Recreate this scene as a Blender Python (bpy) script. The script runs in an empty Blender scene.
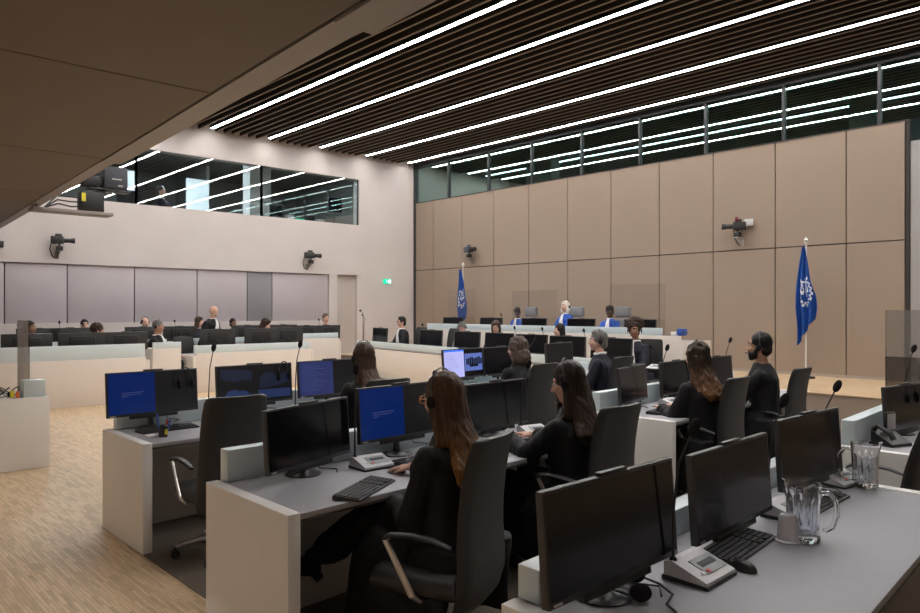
import bpy, bmesh, math, random
from mathutils import Vector, Matrix, Euler, noise
random.seed(7)
V = Vector
R = math.radians
scene = bpy.context.scene
COL = scene.collection

# ------------------------------------------------------------------ camera
FPX, YAW, EYE, U0, V0 = 725.0, R(47.2), 1.70, 460.0, 310.0
FW = (math.cos(YAW), math.sin(YAW)); RT = (math.sin(YAW), -math.cos(YAW))
cd = bpy.data.cameras.new('camera'); cam = bpy.data.objects.new('camera', cd); COL.objects.link(cam)
cam.location = (0, 0, EYE); cam.rotation_euler = (R(90), 0, YAW - R(90))
cd.sensor_width = 36; cd.lens = FPX / 920 * 36; cd.shift_y = 3.5 / 920; cd.clip_start = 0.05; cd.clip_end = 200
scene.camera = cam
def _ray(u, v):
    x = (u - U0) / FPX
    return V((FW[0] + x * RT[0], FW[1] + x * RT[1], (V0 - v) / FPX))
def GZ(u, v, z):            # point of the place at height z
    d = _ray(u, v); t = (z - EYE) / d.z; return d.x * t, d.y * t
def GY(u, v, y):            # point on the plane Y = y
    d = _ray(u, v); t = y / d.y; return d.x * t, EYE + d.z * t
def GX(u, v, x):            # point on the plane X = x
    d = _ray(u, v); t = x / d.x; return d.y * t, EYE + d.z * t

# ------------------------------------------------------------------ materials
MATS = {}
def mat(name, col, rough=0.5, metal=0.0, spec=0.5, emit=None, es=0.0, trans=0.0, alpha=1.0, coat=0.0, noise_amt=0.0, noise_scale=8.0, bump=0.0, bump_scale=60.0, stretch=None, sheen=0.0):
    if name in MATS: return MATS[name]
    m = bpy.data.materials.new(name); m.use_nodes = True
    nt = m.node_tree; b = nt.nodes['Principled BSDF']
    b.inputs['Base Color'].default_value = (*col, 1); b.inputs['Roughness'].default_value = rough
    b.inputs['Metallic'].default_value = metal; b.inputs['Specular IOR Level'].default_value = spec
    b.inputs['Transmission Weight'].default_value = trans; b.inputs['Alpha'].default_value = alpha
    b.inputs['Coat Weight'].default_value = coat; b.inputs['Sheen Weight'].default_value = sheen
    if emit: b.inputs['Emission Color'].default_value = (*emit, 1); b.inputs['Emission Strength'].default_value = es
    if noise_amt or bump:
        tc = nt.nodes.new('ShaderNodeTexCoord'); mp = nt.nodes.new('ShaderNodeMapping')
        nt.links.new(tc.outputs['Object'], mp.inputs['Vector'])
        if stretch: mp.inputs['Scale'].default_value = stretch
    if noise_amt:
        n = nt.nodes.new('ShaderNodeTexNoise'); n.inputs['Scale'].default_value = noise_scale; n.inputs['Detail'].default_value = 5
        nt.links.new(mp.outputs['Vector'], n.inputs['Vector'])
        mx = nt.nodes.new('ShaderNodeMix'); mx.data_type = 'RGBA'
        mx.inputs[6].default_value = (*[max(0, c * (1 - noise_amt)) for c in col], 1)
        mx.inputs[7].default_value = (*[min(1, c * (1 + noise_amt)) for c in col], 1)
        nt.links.new(n.outputs['Fac'], mx.inputs[0]); nt.links.new(mx.outputs[2], b.inputs['Base Color'])
    if bump:
        n2 = nt.nodes.new('ShaderNodeTexNoise'); n2.inputs['Scale'].default_value = bump_scale; n2.inputs['Detail'].default_value = 3
        nt.links.new(mp.outputs['Vector'], n2.inputs['Vector'])
        bp = nt.nodes.new('ShaderNodeBump'); bp.inputs['Strength'].default_value = bump; bp.inputs['Distance'].default_value = 0.01
        nt.links.new(n2.outputs['Fac'], bp.inputs['Height']); nt.links.new(bp.outputs['Normal'], b.inputs['Normal'])
    MATS[name] = m
    return m

def glass_mat(name, tint, ior=1.5, gl=(1, 1, 1), extra=0.0, rough=0.0, haze=0.0):
    if name in MATS: return MATS[name]
    m = bpy.data.materials.new(name); m.use_nodes = True; nt = m.node_tree; nt.nodes.clear()
    o = nt.nodes.new('ShaderNodeOutputMaterial'); t = nt.nodes.new('ShaderNodeBsdfTransparent'); g = nt.nodes.new('ShaderNodeBsdfGlossy')
    t.inputs['Color'].default_value = (*tint, 1); g.inputs['Roughness'].default_value = rough; g.inputs['Color'].default_value = (*gl, 1)
    f = nt.nodes.new('ShaderNodeFresnel')
    ge = nt.nodes.new('ShaderNodeNewGeometry'); mr = nt.nodes.new('ShaderNodeMapRange'); mr.inputs[3].default_value = ior; mr.inputs[4].default_value = 1 / ior
    nt.links.new(ge.outputs['Backfacing'], mr.inputs[0]); nt.links.new(mr.outputs[0], f.inputs['IOR'])
    a = nt.nodes.new('ShaderNodeMath'); a.operation = 'ADD'; a.inputs[1].default_value = extra; a.use_clamp = True
    x = nt.nodes.new('ShaderNodeMixShader')
    nt.links.new(f.outputs[0], a.inputs[0]); nt.links.new(a.outputs[0], x.inputs[0]); nt.links.new(t.outputs[0], x.inputs[1])
    nt.links.new(g.outputs[0], x.inputs[2]); nt.links.new(x.outputs[0], o.inputs['Surface'])
    if haze:
        df = nt.nodes.new('ShaderNodeBsdfDiffuse'); df.inputs['Color'].default_value = (0.80, 0.82, 0.90, 1); x2 = nt.nodes.new('ShaderNodeMixShader'); x2.inputs[0].default_value = haze
        nt.links.new(x.outputs[0], x2.inputs[1]); nt.links.new(df.outputs[0], x2.inputs[2]); nt.links.new(x2.outputs[0], o.inputs['Surface'])
    MATS[name] = m
    return m

def parquet():
    m = bpy.data.materials.new('oak_parquet'); m.use_nodes = True; nt = m.node_tree; b = nt.nodes['Principled BSDF']
    tc = nt.nodes.new('ShaderNodeTexCoord'); mp = nt.nodes.new('ShaderNodeMapping'); mp.inputs['Rotation'].default_value = (0, 0, R(90))
    nt.links.new(tc.outputs['Object'], mp.inputs['Vector'])
    br = nt.nodes.new('ShaderNodeTexBrick'); br.inputs['Scale'].default_value = 1.0
    br.inputs['Brick Width'].default_value = 0.22; br.inputs['Row Height'].default_value = 0.022; br.inputs['Mortar Size'].default_value = 0.0008
    br.inputs['Color1'].default_value = (0.62, 0.455, 0.285, 1); br.inputs['Color2'].default_value = (0.40, 0.285, 0.165, 1); br.inputs['Mortar'].default_value = (0.25, 0.17, 0.1, 1)
    br.inputs['Bias'].default_value = -0.25; br.offset_frequency = 2; br.offset = 0.37; br.squash = 0.8; br.squash_frequency = 3
    nt.links.new(mp.outputs['Vector'], br.inputs['Vector'])
    n = nt.nodes.new('ShaderNodeTexNoise'); n.inputs['Scale'].default_value = 9; n.inputs['Detail'].default_value = 6
    mp2 = nt.nodes.new('ShaderNodeMapping'); mp2.inputs['Scale'].default_value = (6, 0.6, 1)
    nt.links.new(tc.outputs['Object'], mp2.inputs['Vector']); nt.links.new(mp2.outputs['Vector'], n.inputs['Vector'])
    mx = nt.nodes.new('ShaderNodeMix'); mx.data_type = 'RGBA'; mx.blend_type = 'OVERLAY'; mx.inputs[0].default_value = 0.35
    nt.links.new(br.outputs['Color'], mx.inputs[6]); nt.links.new(n.outputs['Fac'], mx.inputs[7])
    nt.links.new(mx.outputs[2], b.inputs['Base Color']); b.inputs['Roughness'].default_value = 0.42; b.inputs['Specular IOR Level'].default_value = 0.35
    return m

M_OAK = parquet()
M_CARPET = mat('carpet', (0.165, 0.138, 0.115), 0.95, spec=0.1, noise_amt=0.25, noise_scale=40, bump=0.4, bump_scale=300)
M_PLASTER = mat('plaster', (0.60, 0.555, 0.53), 0.8, spec=0.25, noise_amt=0.07, noise_scale=1.2, bump=0.08, bump_scale=14)
M_TAUPE = mat('taupe_panel', (0.325, 0.255, 0.20), 0.75, spec=0.25, noise_amt=0.05, noise_scale=90, bump=0.06, bump_scale=400)
M_GAP = mat('dark_gap', (0.035, 0.03, 0.027), 0.8)
M_BLIND = mat('blind', (0.47, 0.43, 0.45), 0.42, spec=0.4, noise_amt=0.06, noise_scale=1.5)
M_GREYP = mat('grey_panel', (0.25, 0.245, 0.26), 0.6)
M_DOOR = mat('door_beige', (0.50, 0.45, 0.41), 0.6)
M_SLAT_SHADE = mat('slat_side_shade', (0.028, 0.021, 0.017), 0.8)  # slat sides, with the shade between slats put into the colour
M_SLAT_LIT = mat('slat_wood_lit', (0.30, 0.235, 0.185), 0.6, noise_amt=0.2, noise_scale=20, stretch=(8, 0.5, 8))  # slat wood made paler, for the light the undersides catch
M_BLACKV = mat('ceiling_void', (0.012, 0.01, 0.009), 0.9)
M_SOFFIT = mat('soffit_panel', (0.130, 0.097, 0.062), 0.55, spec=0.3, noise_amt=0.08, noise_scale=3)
M_RAIL = mat('rail_metal', (0.27, 0.245, 0.225), 0.5, metal=0.2)
M_DARKM = mat('dark_metal', (0.06, 0.06, 0.062), 0.4, metal=0.7)
M_RETURN = mat('return_wall', (0.36, 0.35, 0.345), 0.7)
M_FRAME = mat('window_frame', (0.028, 0.030, 0.033), 0.5, metal=0.0)
M_LAMP = mat('lamp_diffuser', (1, 1, 1), 0.5, emit=(1.0, 0.955, 0.93), es=30)
M_ALU = mat('aluminium', (0.56, 0.55, 0.54), 0.32, metal=0.9)
M_DESKW = mat('desk_laminate', (0.79, 0.78, 0.745), 0.5, spec=0.4, noise_amt=0.025, noise_scale=3)
M_DESKF = mat('desk_front', (0.70, 0.64, 0.575), 0.55, spec=0.35, noise_amt=0.03, noise_scale=2)
M_TOP = mat('worktop_grey', (0.37, 0.37, 0.40), 0.5, spec=0.4, noise_amt=0.05, noise_scale=5)
M_EDGE = mat('desk_edge', (0.07, 0.065, 0.062), 0.6)
M_UNDER = mat('modesty_panel', (0.46, 0.41, 0.36), 0.6)
M_FROST = mat('frosted_glass', (0.68, 0.785, 0.82), 0.28, spec=0.5, trans=0.15)
M_PLEXI = glass_mat('plexiglass', (0.80, 0.80, 0.80), 1.49, extra=0.02)
M_PLEXID = glass_mat('plexiglass_grey', (0.62, 0.61, 0.60), 1.49, extra=0.03)
M_PLEXIC = glass_mat('plexiglass_clear', (0.93, 0.93, 0.93), 1.45, extra=0.008)
M_CLER = glass_mat('clerestory_glass', (0.62, 0.78, 0.76), 1.55, gl=(0.78, 1.0, 0.97), extra=0.30)
M_CWIN = glass_mat('control_glass', (0.84, 0.88, 0.88), 1.55, extra=0.05)
M_BLK = mat('black_plastic', (0.017, 0.017, 0.018), 0.42, spec=0.45)
M_BLKB = mat('monitor_back', (0.020, 0.019, 0.019), 0.55, spec=0.4)
M_BEZ = mat('bezel', (0.03, 0.03, 0.031), 0.38)
M_SCR = mat('screen_off', (0.006, 0.006, 0.008), 0.14, spec=0.28)
M_LEATHER = mat('chair_leather', (0.022, 0.021, 0.021), 0.48, spec=0.45, bump=0.15, bump_scale=250)
M_MESHB = mat('chair_back_cloth', (0.036, 0.033, 0.031), 0.55, spec=0.4, bump=0.2, bump_scale=500)
M_MESHG = mat('chair_back_grey', (0.19, 0.195, 0.21), 0.6)
M_GOWN = mat('gown_black', (0.0065, 0.0065, 0.0075), 0.7, spec=0.26, sheen=0.03, noise_amt=0.3, noise_scale=30)
M_NAVY = mat('suit_navy', (0.016, 0.017, 0.028), 0.7, spec=0.25, noise_amt=0.2, noise_scale=60)
M_SHIRTG = mat('grey_jumper', (0.22, 0.21, 0.21), 0.85, spec=0.1)
M_BLUE = mat('judge_blue', (0.02, 0.085, 0.42), 0.6, spec=0.3)
M_WHITE = mat('white_cloth', (0.78, 0.77, 0.76), 0.75)
M_TROU = mat('dark_trousers', (0.012, 0.012, 0.014), 0.8, spec=0.2)
M_FLAG = mat('flag_blue', (0.012, 0.075, 0.33), 0.65, spec=0.3)
M_FLAGW = mat('flag_white', (0.75, 0.77, 0.8), 0.7)
M_POLE = mat('pole_white', (0.72, 0.70, 0.66), 0.4)
M_SILVER = mat('unit_silver', (0.60, 0.60, 0.615), 0.42, spec=0.5)
M_LCD = mat('unit_display', (0.035, 0.045, 0.05), 0.6)
M_LCDF = mat('unit_display_frame', (0.30, 0.33, 0.34), 0.35)
M_RED = mat('red_button', (0.62, 0.06, 0.05), 0.4)
M_FOAM = mat('mic_foam', (0.022, 0.022, 0.024), 0.95, spec=0.1, bump=0.5, bump_scale=400)
M_KEY = mat('key_cap', (0.032, 0.032, 0.034), 0.5)
M_CLEARP = mat('clear_plastic', (0.96, 0.97, 1.0), 0.03, spec=0.5, trans=1.0)
M_CLEARG = glass_mat('tumbler_glass', (0.90, 0.92, 0.94), 1.5, extra=0.04, rough=0.05)
M_CUP = mat('milky_plastic', (0.88, 0.89, 0.93), 0.35, trans=0.15)
M_PAPER = mat('paper', (0.78, 0.78, 0.76), 0.8)
M_CYANP = mat('cyan_paper', (0.22, 0.56, 0.62), 0.7)
M_GREEN = mat('exit_green', (0.0, 0.36, 0.22), 0.5, emit=(0.0, 0.55, 0.33), es=0.9)
M_EXITW = mat('exit_white', (0.85, 0.9, 0.88), 0.5, emit=(0.85, 1, 0.95), es=1.0)
M_YEL = mat('yellow_tag', (0.75, 0.65, 0.04), 0.5)
M_ORG = mat('orange_tag', (0.75, 0.15, 0.03), 0.5)
M_BLUEP = mat('blue_plastic', (0.03, 0.10, 0.42), 0.4)
M_EYEW = mat('eye_white', (0.75, 0.72, 0.70), 0.3)
M_EYED = mat('eye_dark', (0.02, 0.014, 0.01), 0.2)
M_LIP = mat('lips', (0.42, 0.16, 0.13), 0.5)
M_AMBER = mat('amber_frames', (0.48, 0.20, 0.045), 0.3)
M_CTLW = mat('control_wall', (0.20, 0.205, 0.195), 0.7)
M_CTLP = mat('control_door_white', (0.74, 0.80, 0.83), 0.5)
M_MAROON = mat('maroon_plastic', (0.16, 0.02, 0.04), 0.4)
M_LGREY = mat('light_grey_plastic', (0.52, 0.52, 0.51), 0.45)
SKIN = {'fair': mat('skin_fair', (0.66, 0.40, 0.30), 0.5, spec=0.35, noise_amt=0.05, noise_scale=20),
        'tan': mat('skin_tan', (0.45, 0.25, 0.16), 0.5, spec=0.35, noise_amt=0.05, noise_scale=20),
        'brown': mat('skin_brown', (0.30, 0.15, 0.085), 0.5, spec=0.35, noise_amt=0.05, noise_scale=20),
        'dark': mat('skin_dark', (0.085, 0.045, 0.03), 0.48, spec=0.4, noise_amt=0.05, noise_scale=20)}
def hair_mat(name, root, tip, z0, z1):
    # streaked hair, coloured from the roots to the dyed ends along its length
    m = bpy.data.materials.new('hair_' + name); m.use_nodes = True; nt = m.node_tree; b = nt.nodes['Principled BSDF']
    tc = nt.nodes.new('ShaderNodeTexCoord'); sx = nt.nodes.new('ShaderNodeSeparateXYZ'); nt.links.new(tc.outputs['Object'], sx.inputs[0])
    mr = nt.nodes.new('ShaderNodeMapRange'); mr.inputs[1].default_value = z1; mr.inputs[2].default_value = z0
    nt.links.new(sx.outputs['Z'], mr.inputs[0])
    mp = nt.nodes.new('ShaderNodeMapping'); mp.inputs['Scale'].default_value = (1, 1, 0.06); nt.links.new(tc.outputs['Object'], mp.inputs['Vector'])
    n = nt.nodes.new('ShaderNodeTexNoise'); n.inputs['Scale'].default_value = 85; n.inputs['Detail'].default_value = 4; nt.links.new(mp.outputs['Vector'], n.inputs['Vector'])
    ad = nt.nodes.new('ShaderNodeMath'); ad.operation = 'MULTIPLY_ADD'; ad.inputs[1].default_value = 1.5; ad.inputs[2].default_value = -0.75
    nt.links.new(n.outputs['Fac'], ad.inputs[0])
    a2 = nt.nodes.new('ShaderNodeMath'); a2.operation = 'ADD'; a2.use_clamp = True; nt.links.new(ad.outputs[0], a2.inputs[0]); nt.links.new(mr.outputs[0], a2.inputs[1])
    mx = nt.nodes.new('ShaderNodeMix'); mx.data_type = 'RGBA'; mx.inputs[6].default_value = (*root, 1); mx.inputs[7].default_value = (*tip, 1)
    nt.links.new(a2.outputs[0], mx.inputs[0]); nt.links.new(mx.outputs[2], b.inputs['Base Color'])
    bp = nt.nodes.new('ShaderNodeBump'); bp.inputs['Strength'].default_value = 0.5; bp.inputs['Distance'].default_value = 0.004
    nt.links.new(n.outputs['Fac'], bp.inputs['Height']); nt.links.new(bp.outputs['Normal'], b.inputs['Normal'])
    b.inputs['Roughness'].default_value = 0.5; b.inputs['Specular IOR Level'].default_value = 0.25
    return m
HAIR = {'ombre': hair_mat('ombre', (0.048, 0.026, 0.014), (0.26, 0.115, 0.028), 0.72, 1.13),
        'darkbrown': hair_mat('darkbrown', (0.018, 0.011, 0.008), (0.045, 0.022, 0.013), 0.8, 1.3),
        'brown': hair_mat('brown', (0.05, 0.03, 0.02), (0.12, 0.07, 0.045), 0.8, 1.3),
        'caramel': hair_mat('caramel', (0.022, 0.014, 0.009), (0.19, 0.095, 0.04), 0.86, 1.18),
        'ash': hair_mat('ash', (0.10, 0.075, 0.06), (0.16, 0.115, 0.085), 0.9, 1.3),
        'black': hair_mat('black', (0.007, 0.006, 0.006), (0.016, 0.013, 0.012), 0.8, 1.3),
        'grey': hair_mat('grey', (0.10, 0.095, 0.09), (0.24, 0.225, 0.215), 1.1, 1.36),
        'white': hair_mat('white', (0.62, 0.57, 0.48), (0.75, 0.71, 0.64), 1.1, 1.36),
        'curly': hair_mat('curly', (0.028, 0.014, 0.009), (0.05, 0.025, 0.015), 1.0, 1.4)}

# ------------------------------------------------------------------ mesh building
class MB:
    def __init__(s): s.v = []; s.f = []; s.m = []; s.s = []
    def add(s, vs, fs, mi=0, smooth=False, M=None):
        o = len(s.v)
        s.v += [tuple(M @ V(p)) if M else tuple(p) for p in vs]
        s.f += [tuple(i + o for i in f) for f in fs]; s.m += [mi] * len(fs); s.s += [smooth] * len(fs)
        return s
    def box(s, a, b, mi=0, M=None):
        x0, y0, z0 = a; x1, y1, z1 = b
        return s.add([(x0,y0,z0),(x1,y0,z0),(x1,y1,z0),(x0,y1,z0),(x0,y0,z1),(x1,y0,z1),(x1,y1,z1),(x0,y1,z1)],
                     [(0,3,2,1),(4,5,6,7),(0,1,5,4),(1,2,6,5),(2,3,7,6),(3,0,4,7)], mi, False, M)
    def rbox(s, a, b, r=0.006, mi=0, M=None, seg=2):
        bm = bmesh.new(); bmesh.ops.create_cube(bm, size=1)
        sx, sy, sz = (b[i] - a[i] for i in range(3)); c = [(a[i] + b[i]) / 2 for i in range(3)]
        for v in bm.verts: v.co = V((v.co.x * sx + c[0], v.co.y * sy + c[1], v.co.z * sz + c[2]))
        r = min(r, 0.49 * min(abs(sx), abs(sy), abs(sz)))
        bmesh.ops.bevel(bm, geom=bm.edges[:], offset=r, segments=seg, profile=0.5, affect='EDGES')
        bm.verts.index_update()
        vs = [v.co[:] for v in bm.verts]; fs = [[v.index for v in f.verts] for f in bm.faces]; bm.free()
        return s.add(vs, fs, mi, True, M)
    def prism(s, poly, h0, h1, mi=0, M=None, axis='z'):      # polygon (ccw in xy) extruded
        n = len(poly)
        def pt(p, h): return (p[0], p[1], h) if axis == 'z' else ((p[0], h, p[1]) if axis == 'y' else (h, p[0], p[1]))
        vs = [pt(p, h0) for p in poly] + [pt(p, h1) for p in poly]
        fs = [tuple(reversed(range(n))), tuple(range(n, 2 * n))] + [(i, (i + 1) % n, n + (i + 1) % n, n + i) for i in range(n)]
        return s.add(vs, fs, mi, False, M)
    def tube(s, pts, r, n=8, mi=0, M=None, cap=True, flat=1.0):
        pts = [V(p) for p in pts]; k = len(pts)
        rs = r if isinstance(r, (list, tuple)) else [r] * k
        vs = []; prev = None
        for i, p in enumerate(pts):
            t = (pts[min(i + 1, k - 1)] - pts[max(i - 1, 0)]).normalized()
            if prev is None:
                a = t.cross(V((0, 0, 1)));
                if a.length < 1e-3: a = t.cross(V((0, 1, 0)))
            else: a = prev - t * prev.dot(t)
            a.normalize(); prev = a; c = t.cross(a)
            for j in range(n):
                q = 2 * math.pi * j / n
                vs.append(p + a * rs[i] * math.cos(q) + c * rs[i] * flat * math.sin(q))
        fs = [(i * n + j, i * n + (j + 1) % n, (i + 1) * n + (j + 1) % n, (i + 1) * n + j) for i in range(k - 1) for j in range(n)]
        if cap: fs += [tuple(reversed(range(n))), tuple(range((k - 1) * n, k * n))]
        return s.add(vs, fs, mi, True, M)
    def lathe(s, prof, n=20, mi=0, M=None, closed=True):     # (r, z) profile about z
        k = len(prof); vs = []
        for r_, z in prof:
            for j in range(n):
                q = 2 * math.pi * j / n; vs.append((r_ * math.cos(q), r_ * math.sin(q), z))
        fs = [(i * n + j, i * n + (j + 1) % n, (i + 1) * n + (j + 1) % n, (i + 1) * n + j) for i in range(k - 1) for j in range(n)]
        if closed: fs += [tuple(reversed(range(n))), tuple(range((k - 1) * n, k * n))]
        return s.add(vs, fs, mi, True, M)
    def ball(s, c, r, mi=0, M=None, nu=14, nv=10, rot=None):
        rx, ry, rz = (r, r, r) if not isinstance(r, (list, tuple)) else r
        vs = []; c = V(c)
        for i in range(1, nv):
            a = math.pi * i / nv
            for j in range(nu):
                q = 2 * math.pi * j / nu
                p = V((rx * math.sin(a) * math.cos(q), ry * math.sin(a) * math.sin(q), rz * math.cos(a)))
                vs.append(c + (rot @ p if rot else p))
        t = len(vs); vs.append(c + (rot @ V((0, 0, rz)) if rot else V((0, 0, rz)))); vs.append(c + (rot @ V((0, 0, -rz)) if rot else V((0, 0, -rz))))
        fs = [(i * nu + j, (i + 1) * nu + j, (i + 1) * nu + (j + 1) % nu, i * nu + (j + 1) % nu) for i in range(nv - 2) for j in range(nu)]
        fs += [(t, j, (j + 1) % nu) for j in range(nu)] + [(t + 1, (nv - 2) * nu + (j + 1) % nu, (nv - 2) * nu + j) for j in range(nu)]
        return s.add(vs, fs, mi, True, M)
    def capsule(s, a, b, ra, rb, mi=0, M=None, n=12):
        a, b = V(a), V(b); s.tube([a, b], [ra, rb], n, mi, M); s.ball(a, ra, mi, M, n, 8); s.ball(b, rb, mi, M, n, 8); return s
    def loft(s, rings, n=20, mi=0, M=None):                   # rings: (centre, rx, ry[, tilt about x])
        vs = []
        for rg in rings:
            c, rx, ry = V(rg[0]), rg[1], rg[2]; t = rg[3] if len(rg) > 3 else 0
            for j in range(n):
                q = 2 * math.pi * j / n; p = V((rx * math.cos(q), ry * math.sin(q), 0)); p.rotate(Euler((t, 0, 0)))
                vs.append(c + p)
        k = len(rings)
        fs = [(i * n + j, i * n + (j + 1) % n, (i + 1) * n + (j + 1) % n, (i + 1) * n + j) for i in range(k - 1) for j in range(n)]
        fs += [tuple(reversed(range(n))), tuple(range((k - 1) * n, k * n))]
        return s.add(vs, fs, mi, True, M)
    def mesh(s, name):
        me = bpy.data.meshes.new(name); me.from_pydata(s.v, [], s.f); me.update(); return me
    def build(s, name, mats, parent=None, sharp=38, loc=None):
        me = s.mesh(name)
        for m in (mats if isinstance(mats, (list, tuple)) else [mats]): me.materials.append(m)
        me.polygons.foreach_set('material_index', s.m); me.polygons.foreach_set('use_smooth', s.s)
        bm = bmesh.new(); bm.from_mesh(me); bmesh.ops.recalc_face_normals(bm, faces=bm.faces[:]); bm.to_mesh(me); bm.free()
        if any(s.s): me.set_sharp_from_angle(angle=R(sharp))
        return link(name, me, parent, loc)
def link(name, me, parent=None, loc=None):
    o = bpy.data.objects.new(name, me); COL.objects.link(o)
    if parent: o.parent = parent
    if loc: o.location = loc
    return o
def tag(o, label, cat, group=None):
    o['label'] = label; o['category'] = cat
    if group: o['group'] = group
    return o
def thing(name, label, cat, loc=(0,0,0), rz=0, group=None):
    o = bpy.data.objects.new(name, None); COL.objects.link(o); o.empty_display_size = 0.1
    o.location = loc; o.rotation_euler = (0, 0, rz)
    return tag(o, label, cat, group)
def struct(name, mb, mats, parent=None):
    o = mb.build(name, mats, parent)
    if not parent: o['kind'] = 'structure'
    return o
CH = {}
def copy_tree(o, parent=None):
    c = o.copy(); COL.objects.link(c)
    if parent: c.parent = parent
    for ch in list(o.children): copy_tree(ch, c)
    return c
def place(o, loc, rz, label, group=None):
    o.location = loc; o.rotation_euler = (0, 0, rz); o['label'] = label
    if group: o['group'] = group
    return o
PROTO = {}
def inst(key, maker, loc, rz, label, group=None):            # first use builds, later uses copy thing > part > sub-part
    o = maker() if key not in PROTO else copy_tree(PROTO[key])
    PROTO.setdefault(key, o)
    return place(o, loc, rz, label, group)
WORK = None
def remeshed(mb, voxel, smooth=2, fac=0.5):
    global WORK
    me = mb.mesh('tmp'); o = bpy.data.objects.new('tmp', me)
    if WORK is None: WORK = bpy.data.scenes.new('work')
    WORK.collection.objects.link(o)
    r = o.modifiers.new('r', 'REMESH'); r.mode = 'VOXEL'; r.voxel_size = voxel
    if smooth:
        sm = o.modifiers.new('s', 'SMOOTH'); sm.iterations = smooth; sm.factor = fac
    WORK.view_layers[0].update(); dg = WORK.view_layers[0].depsgraph
    out = bpy.data.meshes.new_from_object(o.evaluated_get(dg), depsgraph=dg)
    bpy.data.objects.remove(o); bpy.data.meshes.remove(me)
    return out
# ------------------------------------------------------------------ room shell
XB, YA, ZC = 14.85, 18.22, 6.35
struct('floor', MB().box((-5.2, -4, -0.1), (15.2, 18.6, 0)), M_OAK)
struct('floor_carpet', MB().prism([(1.80, -2.0), (11.84, -2.0), (11.84, 6.4), (1.80, 6.08)], 0.0, 0.004), M_CARPET)
struct('floor_dais', MB().box((11.85, -4, 0), (XB, 18.2, 0.385), 1).box((11.83, -4, 0.385), (XB, 18.2, 0.40), 0), [M_OAK, M_TAUPE])
struct('floor_registry_platform', MB().box((9.75, 5.6, 0), (11.83, 15.0, 0.15)), M_CARPET)
struct('floor_rear_platform', MB().box((1.0, 16.35, 0), (11.8, 18.2, 0.20)), M_CARPET)

wa = MB()
Y0, Y1 = YA, YA + 0.3
WX0, WX1, WZ0, WZ1 = 3.4, 12.70, 4.27, 5.65
BX0, BX1, BZ0, BZ1 = 1.0, 11.64, 1.40, 2.75
DX0, DX1, DZ0, DZ1 = 11.92, 12.63, 0.40, 2.75
for a, b in (((-5, WZ1), (15.1, 6.7)), ((-5, WZ0), (WX0, WZ1)), ((WX1, WZ0), (15.1, WZ1)), ((-5, BZ1), (15.1, WZ0)),
             ((-5, BZ0), (BX0, BZ1)), ((BX1, 0), (DX0, BZ1)), ((DX1, 0), (15.1, BZ1)), ((-5, 0), (BX1, BZ0)), ((DX0, 0), (DX1, DZ0))):
    wa.box((a[0], Y0, a[1]), (b[0], Y1, b[1]))
wa.box((-4, YA + 0.3, 0), (15.1, YA + 0.34, 4.2), 1)
struct('wall_north', wa, [M_PLASTER, M_GAP])
bs = [BX0, 2.2, 3.44, 4.68, 6.16, 7.71, 9.09, 9.83, 11.64]
for i in range(len(bs) - 1):
    grey = abs(bs[i] - 9.09) < 0.01
    struct('window_%d' % (i + 1), MB().rbox((bs[i] + 0.012, YA + 0.06, BZ0), (bs[i + 1] - 0.012, YA + 0.10, BZ1 - 0.012), 0.004), M_GREYP if grey else M_BLIND)
d = struct('door_1', MB().box((DX0, YA + 0.13, DZ0), (DX1, YA + 0.18, DZ1)), M_DOOR)
struct('door_handle', MB().tube([(DX0 + 0.08, YA + 0.13, 1.42), (DX0 + 0.08, YA + 0.09, 1.42), (DX0 + 0.2, YA + 0.09, 1.42)], 0.01), M_ALU, d)
# control-room window in the plaster wall
def xa(u, z): 
    for k in range(1): pass
    return GY(u, V0 - FPX * 0.15, YA)[0]
wm = [WX0, xa(137, 0), xa(262.5, 0), WX1]
for i in range(3):
    o = struct('window_%d' % (10 + i), MB().box((wm[i] + 0.02, YA + 0.05, WZ0), (wm[i + 1] - 0.02, YA + 0.062, WZ1)), M_CWIN)
    fr = MB()
    for xx in (wm[i], wm[i + 1]): fr.box((xx - 0.022, YA + 0.03, WZ0), (xx + 0.022, YA + 0.10, WZ1))
    struct('window_frame', fr, M_FRAME, o)
# control room behind the glass
struct('floor_control_room', MB().box((2.5, YA + 0.35, 3.4), (14.5, 25, 3.5)), M_CARPET)
struct('ceiling_control_room', MB().box((2.5, YA + 0.35, 6.3), (14.5, 25, 6.4)), mat('control_ceiling', (0.16, 0.165, 0.16), 0.8))
for a, b, nm in (((2.5, 24.9, 3.5), (14.5, 25, 6.3), 'wall_control_back'), ((2.4, YA + 0.35, 3.4), (2.5, 25, 6.4), 'wall_control_west'), ((14.4, YA + 0.35, 3.4), (14.5, 25, 6.4), 'wall_control_east'), ((9.75, 22.4, 3.5), (9.85, 24.9, 6.3), 'wall_control_partition')):
    struct(nm, MB().box(a, b), M_CTLW)
for k, (u0, u1, yy, top) in enumerate(((186.5, 209, 22.0, 5.75), (125, 137, 22.0, 5.75))):
    x0 = GY(u0, 190, yy)[0]; x1 = GY(u1, 190, yy)[0]
    struct('door_%d' % (2 + k), MB().box((x0, yy, 3.5), (x1, yy + 0.06, top)), M_CTLP)
x0 = GY(250, 190, 19.95)[0]; x1 = GY(271, 190, 19.95)[0]
struct('wall_control_column', MB().box((x0, 19.95, 3.5), (x1, 20.4, 6.3)), mat('column_paint', (0.66, 0.68, 0.67), 0.7))
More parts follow.
